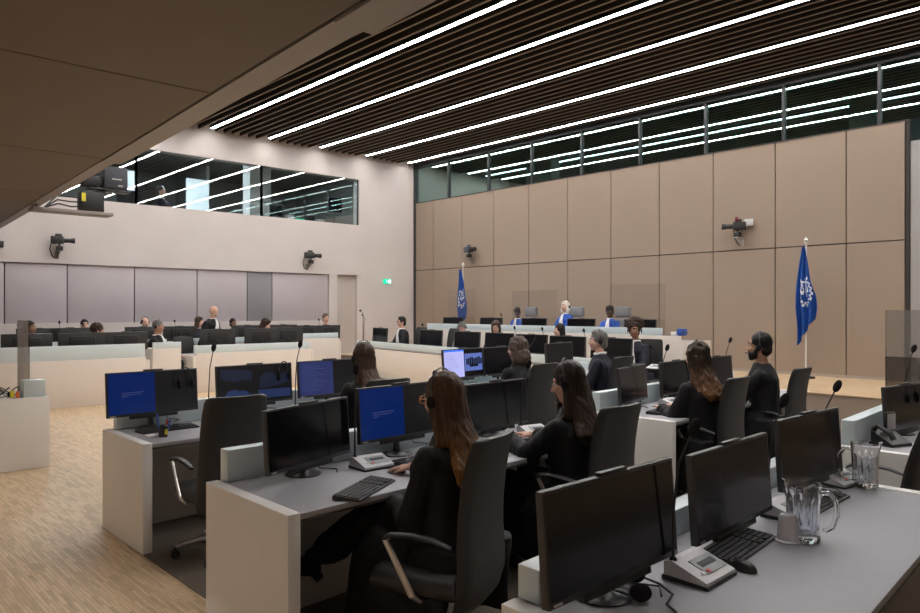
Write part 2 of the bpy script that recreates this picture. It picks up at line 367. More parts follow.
for x in (5.2, 8.2, 11.4):  # unseen lamps added to brighten the control room
    t = thing('added_panel_light', 'added unseen square light in the control room ceiling, %s' % {5.2: 'above the man with the headset', 8.2: 'over the white doors', 11.4: 'over the equipment behind the column'}[x], 'ceiling light', (x, 20.6, 6.27))
    MB().box((-0.3, -0.3, 0), (0.3, 0.3, 0.03)).build('housing', M_DARKM, t)
    MB().box((-0.27, -0.27, -0.01), (0.27, 0.27, 0.0)).build('diffuser', mat('control_diffuser', (1, 1, 1), emit=(0.85, 0.95, 1.0), es=110), t)

# taupe panelled wall behind the judges
ye = [4.16, 5.16, 6.52, 7.88, 9.22, 10.57, 11.92, 13.27, 14.61, 15.95, 17.28, YA]
wb = MB()
wb.box((XB + 0.05, 4.16, 0), (XB + 0.12, YA + 0.3, 5.12), 1)
for i in range(len(ye) - 1):
    g = 0.011
    wb.box((XB, ye[i] + g, 0.45), (XB + 0.055, ye[i + 1] - g, 2.962)).box((XB, ye[i] + g, 2.984), (XB + 0.055, ye[i + 1] - g, 5.13))
struct('wall_east', wb, [M_TAUPE, M_GAP])
struct('baseboard_east', MB().box((XB - 0.004, 4.1, 0.40), (XB + 0.02, YA, 0.45)), mat('skirting', (0.38, 0.33, 0.29), 0.5))
struct('trim_1', MB().box((XB - 0.03, YA - 0.09, 0.4), (XB + 0.05, YA, ZC)), M_FRAME)
struct('trim_2', MB().box((XB - 0.0, 4.09, 0.4), (XB + 0.06, 4.15, 5.13)), M_GAP)
struct('trim_3', MB().box((XB - 0.02, -4, 6.27), (XB + 0.1, YA, 6.6)).box((XB - 0.01, 4.1, 5.13), (XB + 0.09, YA, 5.15)), M_FRAME)
struct('wall_east_return', MB().box((XB + 0.02, -4, 0), (XB + 0.12, 4.08, 4.75)), M_RETURN)
my = [YA - 0.05, 16.58, 14.85, 13.19, 11.49, 9.76, 8.07, 6.36, 4.59, 2.9, 1.2]
for i in range(len(my) - 1):
    o = struct('window_%d' % (20 + i), MB().box((XB + 0.045, my[i + 1] + 0.02, 5.15), (XB + 0.057, my[i] - 0.02, 6.27)), M_CLER)
    struct('window_frame', MB().box((XB + 0.0, my[i + 1] - 0.028, 5.15), (XB + 0.10, my[i + 1] + 0.028, 6.27)), M_FRAME, o)
co = MB()
co.box((15.1, -4, 4.6), (19.6, 18.5, 4.7), 0).box((19.5, -4, 4.7), (19.6, 18.5, 6.9), 0).box((15.1, -4, 6.8), (19.6, 18.5, 6.9), 0).box((15.1, 18.4, 4.7), (19.6, 18.5, 6.9), 1)
for i in range(26): co.box((15.2 + i * 0.165, -4, 6.45), (15.25 + i * 0.165, 18.4, 6.6), 2)
struct('wall_corridor', co, [mat('corridor_dark', (0.07, 0.10, 0.095), 0.8), mat('corridor_end', (0.55, 0.52, 0.45), 0.8), M_SLAT_LIT])
for (u0, u1, vv) in ((849, 876, 100), (427, 443, 172), (526, 551, 165)):
    x = 17.0; a = GX(u0, vv, x)[0]; b = GX(u1, vv, x)[0]
    struct('wall_corridor_column', MB().box((x, min(a, b), 4.7), (x + 0.4, max(a, b), 6.8)), mat('corridor_column', (0.62, 0.60, 0.55), 0.8))

t = thing('ceiling_light', 'linear light in the corridor behind the clerestory glass', 'ceiling light', (17.9, 7, 6.38))
MB().box((-0.05, -10.5, 0.012), (0.05, 11, 0.06)).build('housing', M_DARKM, t); MB().box((-0.04, -10.5, 0), (0.04, 11, 0.012)).build('diffuser', mat('corridor_diffuser', (1, 1, 1), emit=(0.9, 0.97, 1.0), es=14), t)
struct('wall_west', MB().box((-5.2, -4.2, 0), (-5, 18.6, 6.7)), M_PLASTER)
struct('wall_bulkhead', MB().box((-0.95, -4, 3.46), (-0.85, YA, 6.62)), M_PLASTER)
struct('wall_south', MB().box((-5.2, -4.2, 0), (15.2, -4, 6.7)), M_TAUPE)

# slatted ceiling with the linear lamps
LX = [14.39, 12.78, 11.17, 9.56, 7.95, 6.34, 4.73, 3.12, -1.71, -3.32]  # last two are unseen, added to brighten the near desks and floor
ce = MB()
ce.box((-5.2, -4, 6.62), (15.2, 18.6, 6.7), 1)
P = 1.61 / 7
k = 0
x = XB - 0.02
n = int((XB - 2.3) / P)
for i in range(-3, 115):
    if i * P > LX[0] + 4.9: break
    xx = LX[0] - i * P
    if xx > XB - 0.02 or -1.1 < xx < 2.2: continue
    if i % 7 == 0: continue
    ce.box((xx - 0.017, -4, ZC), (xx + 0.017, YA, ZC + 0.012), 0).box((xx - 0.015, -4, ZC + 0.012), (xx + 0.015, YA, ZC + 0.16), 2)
struct('ceiling', ce, [M_SLAT_LIT, M_BLACKV, M_SLAT_SHADE])
ords = ['first', 'second', 'third', 'fourth', 'fifth', 'sixth', 'seventh', 'eighth', 'added unseen ninth', 'added unseen tenth']
for i, x in enumerate(LX):
    t = thing('ceiling_light', 'long white linear light between dark slats, %s from the taupe panelled wall' % ords[i], 'ceiling light', (x, 8.96 if x > 0 else 6.97, ZC), 0, 'linear lights in the slatted ceiling')
    hl = 8.98 if x > 0 else 10.96
    MB().box((-0.058, -hl, 0.012), (0.058, hl, 0.07)).box((-0.058, -hl, -0.004), (-0.047, hl, 0.012)).box((0.047, -hl, -0.004), (0.058, hl, 0.012)).build('housing', M_DARKM, t)
    MB().box((-0.045, -(hl - 0.01), -0.002), (0.045, (hl - 0.01), 0.012)).build('diffuser', M_LAMP, t)

# low soffit of the gallery with its edge rail
def ex(y): return 2.29 + (y - 3.03) * 0.0538
so = MB()
ys = [-4, 2.33, 5.50, 8.68, 11.85, 15.0, YA]
for i in range(len(ys) - 1):
    a, b = ys[i] + 0.009, ys[i + 1] - 0.009
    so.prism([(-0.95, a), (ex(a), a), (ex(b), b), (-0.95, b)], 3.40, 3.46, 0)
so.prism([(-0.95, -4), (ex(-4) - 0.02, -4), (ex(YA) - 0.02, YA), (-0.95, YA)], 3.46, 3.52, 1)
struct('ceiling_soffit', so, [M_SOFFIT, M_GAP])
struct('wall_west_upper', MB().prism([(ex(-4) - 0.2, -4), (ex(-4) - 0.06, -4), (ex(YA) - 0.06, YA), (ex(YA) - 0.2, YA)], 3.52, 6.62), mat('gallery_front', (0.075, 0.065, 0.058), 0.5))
ra = MB()
for (a, b, w, z) in ((-4, 3.62, 0.30, 3.385), (3.63, 8.9, 0.245, 3.40), (8.91, YA, 0.18, 3.41)):
    ra.prism([(ex(a) + 0.03, a), (ex(a) + w, a), (ex(b) + w, b), (ex(b) + 0.03, b)], z, 3.54)
ra.prism([(ex(-4) - 0.02, -4), (ex(-4) + 0.05, -4), (ex(YA) + 0.05, YA), (ex(YA) - 0.02, YA)], 3.47, 3.53, 1)
struct('trim_4', ra, [M_RAIL, M_GAP])
# ------------------------------------------------------------------ furniture and equipment
M_BLUES = mat('screen_blue', (0.0, 0.01, 0.08), 0.25, emit=(0.003, 0.032, 0.24), es=0.20)
M_DARKS = mat('screen_dark', (0.008, 0.008, 0.009), 0.22, emit=(0.3, 0.3, 0.35), es=0.012)
M_PICA = mat('screen_picture', (0.01, 0.01, 0.02), 0.25, emit=(0.045, 0.085, 0.26), es=0.22)
M_PICB = mat('screen_picture_shadow', (0.01, 0.01, 0.02), 0.25, emit=(0.03, 0.045, 0.09), es=0.2)
M_TXTS = mat('screen_text_page', (0.01, 0.01, 0.03), 0.25, emit=(0.045, 0.065, 0.24), es=0.3)
M_TXTL = mat('screen_text_line', (0.02, 0.02, 0.05), 0.25, emit=(0.10, 0.14, 0.42), es=0.25)
M_DOC = mat('screen_page', (0.1, 0.1, 0.2), 0.25, emit=(0.50, 0.52, 0.95), es=0.62)
M_DOCT = mat('screen_page_bar', (0.02, 0.05, 0.2), 0.25, emit=(0.04, 0.15, 0.8), es=0.9)
M_DOCL = mat('screen_page_text', (0.1, 0.1, 0.2), 0.25, emit=(0.36, 0.38, 0.75), es=0.55)
M_VID = mat('screen_video', (0.02, 0.03, 0.1), 0.25, emit=(0.14, 0.21, 0.62), es=0.5)
MW, MH = 0.725, 0.342
def monitor(screen='off', stand='round'):
    t = thing('monitor', '', 'monitor')
    T = Matrix.Translation((0, 0, 0.237)) @ Matrix.Rotation(-R(4), 4, 'X')
    c = MB().rbox((-MW/2, -0.012, -MH/2), (MW/2, 0.018, MH/2), 0.005, 0, T)
    c.rbox((-0.20, 0.014, -0.10), (0.20, 0.040, 0.11), 0.012, 1, T)
    for k in range(3): c.box((-0.09, 0.040, -0.055 + k * 0.018), (0.09, 0.0412, -0.049 + k * 0.018), 1, T)
    c.build('casing', [M_BEZ, M_BLKB], t)
    s = MB(); e = 0.011; y = -0.0128
    x0, x1, z0, z1 = -MW/2 + e, MW/2 - e, -MH/2 + 0.020, MH/2 - e
    def q(a, b, c_, d, mi, yy=y): s.add([(a, yy, c_), (b, yy, c_), (b, yy, d), (a, yy, d)], [(0, 1, 2, 3)], mi, False, T)
    mats = [M_SCR]
    if screen == 'off': q(x0, x1, z0, z1, 0)
    elif screen == 'blue':
        mats = [M_BLUES, M_DARKS, M_TXTL]; xm = x0 + (x1 - x0) * 0.51
        q(x0, xm, z0, z1, 0); q(xm, x1, z0, z1, 1)
        for k in range(3): q(x0 + 0.10, x0 + (0.27, 0.25, 0.15)[k], 0.008 - k * 0.014, 0.013 - k * 0.014, 2, y - 0.0004)
        q(0.17, 0.20, 0.0, 0.006, 1, y - 0.0004)
    elif screen == 'pictures':
        mats = [M_DARKS, M_PICA, M_PICB]; q(x0, x1, z0, z1, 0); yy = y - 0.0004
        def blob(pts, mi): s.add([(px_, yy, pz_) for px_, pz_ in pts], [tuple(range(len(pts)))], mi, False, T)
        blob([(-.32,-.13),(-.06,-.14),(-.05,-.09),(-.10,-.05),(-.16,-.055),(-.20,-.035),(-.26,-.05),(-.30,-.09)], 1)
        blob([(-.33,.14),(-.31,.05),(-.24,.04),(-.20,.02),(-.13,.05),(-.04,.03),(-.03,.11),(-.10,.13)], 2)
        blob([(.02,-.13),(.34,-.13),(.34,-.055),(.02,-.055)], 1)
        blob([(.03,-.04),(.20,-.03),(.33,.0),(.34,.08),(.20,.07),(.12,.10),(.04,.06)], 2)
    elif screen == 'text':
        mats = [M_TXTS, M_DARKS, M_TXTL]; xm = x0 + (x1 - x0) * 0.54
        q(x0, xm, z0, z1, 0); q(xm, x1, z0, z1, 1)
        for k in range(13): q(x0 + 0.03, x0 + 0.16 + 0.17 * ((k * 37) % 11) / 11, z1 - 0.03 - k * 0.02, z1 - 0.024 - k * 0.02, 2, y - 0.0004)
    elif screen == 'page':
        mats = [M_DOC, M_DOCT, M_DOCL, M_SCR, M_VID]; xm = x0 + (x1 - x0) * 0.50
        q(x0, xm, z0, z1, 0); q(xm, x1, z0, z1, 3); yy = y - 0.0004
        q(x0, xm, z1 - 0.02, z1, 1, yy)
        for k in range(9): q(x0 + 0.05, x0 + 0.16 + 0.12 * ((k * 29) % 7) / 7, z1 - 0.06 - k * 0.024, z1 - 0.054 - k * 0.024, 2, yy)
        q(xm + 0.012, x1 - 0.012, z0 + 0.06, z1 - 0.05, 4, yy)
        for k in range(9):
            a = xm + 0.04 + k * 0.033; h = 0.03 + 0.025 * ((k * 5) % 4) / 4
            q(a, a + 0.028, -0.02, 0.02 + h, 3, yy - 0.0003); 
        q(xm + 0.10, xm + 0.26, -0.045, -0.02, 3, yy - 0.0003)
    s.build('screen', mats, t)
    MB().rbox((-0.075, -0.014, MH/2), (0.075, 0.012, MH/2 + 0.012), 0.004, 0, T).build('top_light_bar', M_BEZ, t)
    MB().rbox((-0.19, -0.008, -MH/2 - 0.024), (0.19, 0.014, -MH/2), 0.004, 0, T).build('sound_bar', M_BLK, t)
    MB().box((-0.34, -0.0135, -MH/2 + 0.006), (-0.30, -0.0122, -MH/2 + 0.013), 0, T).build('maker_plate', M_LGREY, t)
    nk = MB().tube([(0, 0.05, 0.012), (0, 0.055, 0.12), (0, 0.035, 0.24)], [0.022, 0.018, 0.022], 10)
    nk.rbox((-0.05, 0.02, 0.19), (0.05, 0.045, 0.29), 0.006)
    nk.build('stand_neck', M_BLK, t)
    MB().lathe([(0.0, 0.0), (0.10, 0.0), (0.102, 0.006), (0.09, 0.012), (0.03, 0.022), (0, 0.022)], 24, 0, Matrix.Translation((0, 0.045, 0)), closed=False).build('stand_base', M_BLK, t)
    MB().tube([(0.06, 0.03, 0.20), (0.10, 0.06, 0.08), (0.13, 0.03, 0.012), (0.19, -0.05, 0.005), (0.12, -0.10, 0.005)], 0.0035, 6).build('cable', M_BLK, t)
    return t

def chair(kind='cloth'):
    bm_, seatm = {'cloth': (M_MESHB, M_LEATHER), 'leather': (M_LEATHER, M_LEATHER), 'grey': (M_MESHG, M_LEATHER)}[kind]
    t = thing('office_chair', '', 'chair')
    prof = [(-0.165, 0.31, 0.40), (-0.215, 0.37, 0.475), (-0.235, 0.45, 0.505), (-0.238, 0.55, 0.495), (-0.232, 0.66, 0.475), (-0.235, 0.78, 0.465), (-0.248, 0.90, 0.458), (-0.268, 1.01, 0.448), (-0.290, 1.085, 0.436), (-0.300, 1.112, 0.415), (-0.304, 1.122, 0.36)]
    b = MB(); nx = 13; th = 0.038
    def grid(off, mi):
        vs = []
        for y, z, w in prof:
            for i in range(nx):
                u = -1 + 2 * i / (nx - 1); cv = 0.035 * u * u
                edge = 1 - 0.65 * max(0, abs(u) - 0.82) / 0.18
                vs.append((w / 2 * u, y + cv - off * edge, z))
        return vs
    A, B = grid(0.0, 0), grid(th, 0); N = len(A)
    fs = []; ms = []
    for i in range(len(prof) - 1):
        for j in range(nx - 1):
            a = i * nx + j
            fs.append((a, a + 1, a + nx + 1, a + nx)); ms.append(1)
            fs.append((N + a, N + a + nx, N + a + nx + 1, N + a + 1)); ms.append(0 if 0 < j < nx - 2 else 1)
    for i in range(len(prof) - 1):
        a = i * nx; fs.append((a, a + nx, N + a + nx, N + a)); ms.append(1)
        a = i * nx + nx - 1; fs.append((a, N + a, N + a + nx, a + nx)); ms.append(1)
    for j in range(nx - 1):
        fs.append((j, N + j, N + j + 1, j + 1)); ms.append(1)
        a = (len(prof) - 1) * nx + j; fs.append((a, a + 1, N + a + 1, N + a)); ms.append(1)
    o = len(b.v); b.v += A + B; b.f += fs; b.m += ms; b.s += [True] * len(fs)
    b.build('backrest', [bm_, seatm], t, sharp=60)
    sc_ = MB(); 
    pts = [(-0.24, -0.20), (0.24, -0.20), (0.255, 0.05), (0.24, 0.24), (0.14, 0.285), (-0.14, 0.285), (-0.24, 0.24), (-0.255, 0.05)]
    sc_.loft_poly = None
    n = len(pts); vs = []; 
    for z, k in ((0.395, 0.90), (0.415, 0.985), (0.445, 1.0), (0.468, 0.96), (0.476, 0.85)):
        vs += [(p[0] * k, p[1] * k + 0.01, z + (0.012 if k < 0.9 and z > 0.47 else 0)) for p in pts]
    fs = [(i * n + j, i * n + (j + 1) % n, (i + 1) * n + (j + 1) % n, (i + 1) * n + j) for i in range(4) for j in range(n)]
    fs += [tuple(reversed(range(n))), tuple(range(4 * n, 5 * n))]
    sc_.add(vs, fs, 0, True).build('seat', seatm, t, sharp=50)
    for s in (-1, 1):
        a = MB().tube([(s * 0.10, -0.02, 0.385), (s * 0.255, -0.02, 0.392), (s * 0.285, 0.0, 0.42), (s * 0.292, 0.10, 0.60), (s * 0.292, 0.135, 0.655), (s * 0.29, 0.115, 0.675)], [0.017, 0.018, 0.02, 0.018, 0.017, 0.014], 8, 0, None, True, 0.55)
        ao = a.build('armrest', M_ALU, t)
        MB().tube([(s * 0.29, 0.14, 0.662), (s * 0.29, 0.11, 0.682), (s * 0.288, 0.0, 0.690), (s * 0.285, -0.10, 0.682), (s * 0.275, -0.19, 0.655)], [0.02, 0.028, 0.029, 0.027, 0.018], 10, 0, None, True, 0.42).build('arm_pad', seatm, ao)
    MB().tube([(0, 0, 0.11), (0, 0, 0.27)], 0.032, 14).tube([(0, 0, 0.27), (0, 0, 0.385)], 0.024, 14).rbox((-0.11, -0.14, 0.355), (0.11, 0.12, 0.40), 0.01).build('column', M_DARKM, t)
    bs_ = MB()
    for k in range(5):
        q = R(90 + 72 * k); bs_.tube([(0.02 * math.cos(q), 0.02 * math.sin(q), 0.125), (0.16 * math.cos(q), 0.16 * math.sin(q), 0.112), (0.30 * math.cos(q), 0.30 * math.sin(q), 0.078)], [0.034, 0.026, 0.016], 8, 0, None, True, 0.75)
    bs_.build('star_base', M_ALU, t)
    for k in range(5):
        q = R(90 + 72 * k); c = V((0.30 * math.cos(q), 0.30 * math.sin(q), 0.03)); d = V((-math.sin(q), math.cos(q), 0))
        MB().tube([c - d * 0.026, c - d * 0.006], 0.03, 14).tube([c + d * 0.006, c + d * 0.026], 0.03, 14).tube([c + V((0, 0, 0.0)), c + V((0, 0, 0.055))], 0.008, 8).build('caster', M_BLK, t)
    return t

def judge_chair():
    t = thing('judge_chair', '', 'chair')
    MB().rbox((-0.27, -0.27, 0.42), (0.27, 0.27, 0.52), 0.04, 0, None, 3).build('seat', M_LEATHER, t)
    MB().rbox((-0.26, -0.33, 0.50), (0.26, -0.24, 1.10), 0.035, 0, None, 3).build('backrest', M_MESHG, t)
    h = MB().rbox((-0.20, -0.37, 1.13), (0.20, -0.27, 1.38), 0.04, 0, None, 3).build('headrest', M_MESHG, t)
    MB().rbox((-0.14, -0.275, 1.17), (0.14, -0.262, 1.34), 0.006).build('headrest_cushion', mat('headrest_cloth', (0.24, 0.245, 0.26), 0.7), h)
    for s in (-1, 1): MB().tube([(s * 0.28, -0.2, 0.45), (s * 0.31, -0.15, 0.66), (s * 0.31, 0.12, 0.68)], [0.02, 0.022, 0.025], 8).build('armrest', M_BLK, t)
    MB().tube([(0, 0, 0.08), (0, 0, 0.43)], 0.035, 12).build('column', M_DARKM, t)
    b = MB()
    for k in range(5):
        q = R(90 + 72 * k); b.tube([(0, 0, 0.10), (0.32 * math.cos(q), 0.32 * math.sin(q), 0.03)], [0.03, 0.028], 8)
    b.build('star_base', M_ALU, t)
    return t

def mic_unit(h=0.48, lean=0.0, key=''):
    t = thing('microphone_unit', '', 'microphone')
    b = MB().prism([(-0.075, 0.010), (0.085, 0.016), (0.085, 0.062), (0.055, 0.068), (-0.075, 0.022)], -0.105, 0.105, 0, None, 'x')
    MBs = MB().prism([(-0.08, 0.0), (0.09, 0.0), (0.09, 0.016), (-0.08, 0.010)], -0.110, 0.110, 0, None, 'x')
    bo = b.build('base', M_SILVER, t); MBs.build('underside', M_BLK, t)
    T = Matrix.Translation((0.02, -0.01, 0.046)) @ Matrix.Rotation(math.atan2(0.046, 0.13), 4, 'X')
    MB().rbox((-0.065, -0.042, -0.003), (0.075, 0.038, 0.003), 0.002, 0, T).build('display_frame', M_LCDF, bo)
    MB().rbox((-0.045, -0.010, 0.002), (0.055, 0.016, 0.0045), 0.001, 0, T).build('display', M_LCD, bo)
    MB().rbox((-0.055, -0.038, 0.002), (-0.035, -0.024, 0.006), 0.002, 0, T).build('red_button', M_RED, bo)
    MB().rbox((-0.09, -0.036, 0.002), (-0.072, -0.022, 0.006), 0.002, 0, T).build('white_button', M_WHITE, bo)
    x = -0.085; p = [V((x, 0.06, 0.05)), V((x, 0.06, 0.05 + h * 0.35)), V((x + lean * 0.35, 0.05, 0.05 + h * 0.7)), V((x + lean, 0.02, 0.05 + h - 0.05))]
    MB().tube(p, [0.006, 0.0045, 0.0042, 0.004], 8).lathe([(0.013, 0), (0.013, 0.02), (0.006, 0.03)], 12, 0, Matrix.Translation((x, 0.06, 0.05))).build('gooseneck', M_BLK, t)
    d = (p[3] - p[2]).normalized(); c = p[3] + d * 0.03
    rot = V((0, 0, 1)).rotation_difference(d).to_matrix()
    MB().ball(c, (0.020, 0.020, 0.036), 0, None, 14, 10, rot).build('foam_windscreen', M_FOAM, t)
    return t

def keyboard():
    t = thing('keyboard', '', 'keyboard')
    MB().prism([(-0.075, 0.0), (0.075, 0.0), (0.075, 0.022), (-0.075, 0.010)], -0.225, 0.225, 0, None, 'x').build('case', M_BLK, t)
    k = MB()
    for r_ in range(6):
        y = -0.062 + r_ * 0.0228; z = 0.0115 + (y + 0.075) * 0.08
        if r_ == 0: ws = [0.022] * 3 + [0.11] + [0.022] * 3
        else: ws = [0.0175] * 15
        x = -0.217
        for w in ws:
            k.box((x, y, z - 0.001), (x + w - 0.0028, y + 0.0185, z + 0.005)); x += w + (0.0008 if r_ else 0.003)
        for j in range(3 if r_ else 2): k.box((0.072 + j * 0.02, y, z - 0.001), (0.089 + j * 0.02, y + 0.0185, z + 0.005))
        for j in range(4): k.box((0.139 + j * 0.0195, y, z - 0.001), (0.1555 + j * 0.0195, y + 0.0185, z + 0.005))
    k.build('keys', M_KEY, t)
    return t

def mouse(m=None):
    t = thing('computer_mouse', '', 'mouse')
    mb = MB().ball((0, 0, 0.004), (0.030, 0.052, 0.032)); mb.v = [(x, y, max(z, 0.0)) for x, y, z in mb.v]
    mb.build('shell', m or M_BLK, t)
    MB().tube([(-0.004, 0.03, 0.031), (0.004, 0.03, 0.031)], 0.008, 12).build('wheel', M_KEY, t)
    MB().tube([(0, 0.055, 0.008), (0.01, 0.10, 0.004), (0.05, 0.15, 0.003), (0.06, 0.22, 0.003)], 0.002, 6).build('cable', m or M_BLK, t)
    return t

def tumbler(s=1.0):
    mb = MB().lathe([(0.0, 0.0), (0.030, 0.0), (0.036, 0.095), (0.0335, 0.095), (0.028, 0.008), (0, 0.008)], 20, closed=False)
    o = mb.build('water_glass', M_CLEARG); return o

def jug():
    t = thing('water_jug', '', 'jug')
    n = 48; prof = [(0.0, 0.0), (0.060, 0.0), (0.064, 0.005), (0.064, 0.017), (0.059, 0.024), (0.063, 0.165), (0.066, 0.175), (0.067, 0.20), (0.069, 0.235)]
    inner = [(0.064, 0.235), (0.062, 0.175), (0.0585, 0.160), (0.054, 0.03), (0.0, 0.028)]
    vs = []; full = prof + inner
    for i, (r_, z) in enumerate(full):
        for j in range(n):
            q = 2 * math.pi * j / n; rr = r_
            if 0.02 < z < 0.17 and 4 <= i < 6: rr *= 1 + 0.03 * (1 if j % 4 < 2 else -1)
            x, y = rr * math.cos(q), rr * math.sin(q)
            k = max(0, math.cos(q - math.pi)) ** 14 * max(0, (z - 0.19) / 0.045)
            x -= 0.016 * k; zz = z + 0.010 * k if z > 0.2 else z
            vs.append((x, y, zz))
    fs = [(i * n + j, i * n + (j + 1) % n, (i + 1) * n + (j + 1) % n, (i + 1) * n + j) for i in range(len(full) - 1) for j in range(n)]
    MB().add(vs, fs, 0, True).build('body', M_CLEARP, t, sharp=25)
    MB().tube([(0.064, 0, 0.195), (0.098, 0, 0.20), (0.122, 0, 0.165), (0.125, 0, 0.11), (0.108, 0, 0.06), (0.085, 0, 0.045), (0.075, 0, 0.05)], [0.010, 0.011, 0.011, 0.011, 0.010, 0.009, 0.007], 10).build('handle', M_CLEARP, t)
    MB().lathe([(0.0, 0.03), (0.0485, 0.032), (0.054, 0.150), (0.0, 0.150)], 32, closed=False).build('water', glass_mat('water', (0.90, 0.93, 0.96), 1.33, extra=0.02), t)
    return t

def headset_thing():
    t = thing('headset', '', 'headset')
    p = [(0.085 * math.cos(R(a)), 0.10 * math.sin(R(a)), 0.02 + 0.012 * math.sin(R(a))) for a in range(0, 181, 15)]
    MB().tube(p, 0.007, 8, 0, None, True, 0.6).build('headband', M_BLK, t)
    for s in (-1, 1): MB().ball((s * 0.082, -0.012, 0.03), (0.018, 0.036, 0.030)).build('ear_cup', M_FOAM, t)
    MB().tube([(0.082, -0.03, 0.025), (0.05, -0.09, 0.012), (-0.03, -0.12, 0.010), (-0.10, -0.09, 0.006), (-0.16, -0.11, 0.004)], 0.004, 6).build('cable', M_BLK, t)
    return t

SH = 0.0787
def shear(o):                       # the rows run slightly out of square with the room
    for ch in o.children:
        for v in ch.data.vertices: v.co.y += SH * v.co.x
        ch.data.update(); shear(ch)
def desk(name, label, x0, y0, L, depth=0.88, z=0.763, left=True, right=True, flip=False, glass=(0.79, 0.88, 0.175), face=None, sheared=True, loc_z=0.0, back=0.80, frontz=None, beige=None):
    """y = 0 is the sitter's edge; the glass strip stands along the far edge"""
    t = thing(name, label, 'desk', (x0, y0, loc_z), 0)
    th = 0.068
    MB().rbox((th if left else 0, 0.0, z - 0.028), (L - (th if right else 0), depth, z - 0.001), 0.002, 0).build('worktop', M_TOP, t)
    MB().box((th if left else 0, 0.001, z - 0.040), (L - (th if right else 0), depth - 0.02, z - 0.028)).build('worktop_underside', M_EDGE, t)
    if left: MB().rbox((0, 0, 0), (th, depth, z + 0.004), 0.002).build('end_panel', beige or M_DESKW, t)
    if right: MB().rbox((L - th, 0, 0), (L, depth, z + 0.004), 0.002).build('end_panel', beige or M_DESKW, t)
    fz = frontz or z - 0.0
    MB().rbox((0 if not left else th, depth - 0.03, 0), (L - (0 if not right else th), depth + (0.0 if not frontz else 0.002), fz), 0.002).build('front_panel', face or beige or M_DESKW, t)
    n = max(1, round(L / 0.85))
    for i in range(n):
        a = th + (L - 2 * th) * i / n; b_ = th + (L - 2 * th) * (i + 1) / n
        MB().box((a + 0.004, depth * 0.74, 0.01), (b_ - 0.004, depth * 0.74 + 0.018, z - 0.045)).build('modesty_panel', M_UNDER, t)
    g0, g1, gh = glass
    MB().rbox((0.085, g0, max(fz, z) + 0.001), (L - 0.03, g1, max(fz, z) + gh), 0.003).build('glass_screen', M_FROST, t)
    if sheared: shear(t)
    return t
def turned(t, a):
    t.rotation_euler = (0, 0, a); return t
# ------------------------------------------------------------------ people
def ik(S, Hh, l1, l2, pole):
    d = Hh - S; L = d.length
    if L > (l1 + l2) * 0.995: Hh = S + d * ((l1 + l2) * 0.995 / L); d = Hh - S; L = d.length
    a = (l1 * l1 - l2 * l2 + L * L) / (2 * L); h = math.sqrt(max(0, l1 * l1 - a * a))
    dn = d.normalized(); p = pole - dn * pole.dot(dn); p.normalize()
    return S + dn * a + p * h, Hh

def hand(mb, W, d, side, up=V((0, 0, 1)), curl=0.45, k=1.0):
    """palm, four fingers of their own length and a thumb; palm faces away from up"""
    d = d.normalized(); up = (up - d * up.dot(d)).normalized(); lat = d.cross(up) * (1 if side > 0 else -1)   # lat points to the little finger
    rot = Matrix((lat, d, up)).transposed()
    mb.ball(W + d * 0.045 * k, (0.041 * k, 0.052 * k, 0.017 * k), 0, None, 14, 10, rot)
    mb.capsule(W - d * 0.03, W + d * 0.012, 0.027 * k, 0.026 * k)
    for off, L, r_ in ((-0.030, 0.068, 0.0088), (-0.010, 0.078, 0.0090), (0.010, 0.072, 0.0086), (0.029, 0.056, 0.0078)):
        p0 = W + d * (0.086 - abs(off) * 0.25) * k + lat * off * k; fan = lat * off * 0.9
        q1 = (d + fan * 2.0 - up * curl * 0.35).normalized(); q2 = (d + fan * 2 - up * curl * 1.0).normalized(); q3 = (d - up * curl * 1.7).normalized()
        p1 = p0 + q1 * L * 0.46 * k; p2 = p1 + q2 * L * 0.32 * k; p3 = p2 + q3 * L * 0.26 * k
        mb.capsule(p0 - d * 0.02 * k, p1, r_ * 1.08 * k, r_ * k, n=8).capsule(p1, p2, r_ * k, r_ * 0.94 * k, n=8).capsule(p2, p3, r_ * 0.94 * k, r_ * 0.8 * k, n=8)
    a = W + d * 0.022 * k - lat * 0.026 * k; b = a + (d * 0.55 - lat * 0.62 - up * 0.2).normalized() * 0.042 * k; c = b + (d * 0.9 - lat * 0.3 - up * 0.25).normalized() * 0.032 * k
    mb.capsule(a, b, 0.0135 * k, 0.0108 * k, n=8).capsule(b, c, 0.0105 * k, 0.0085 * k, n=8)

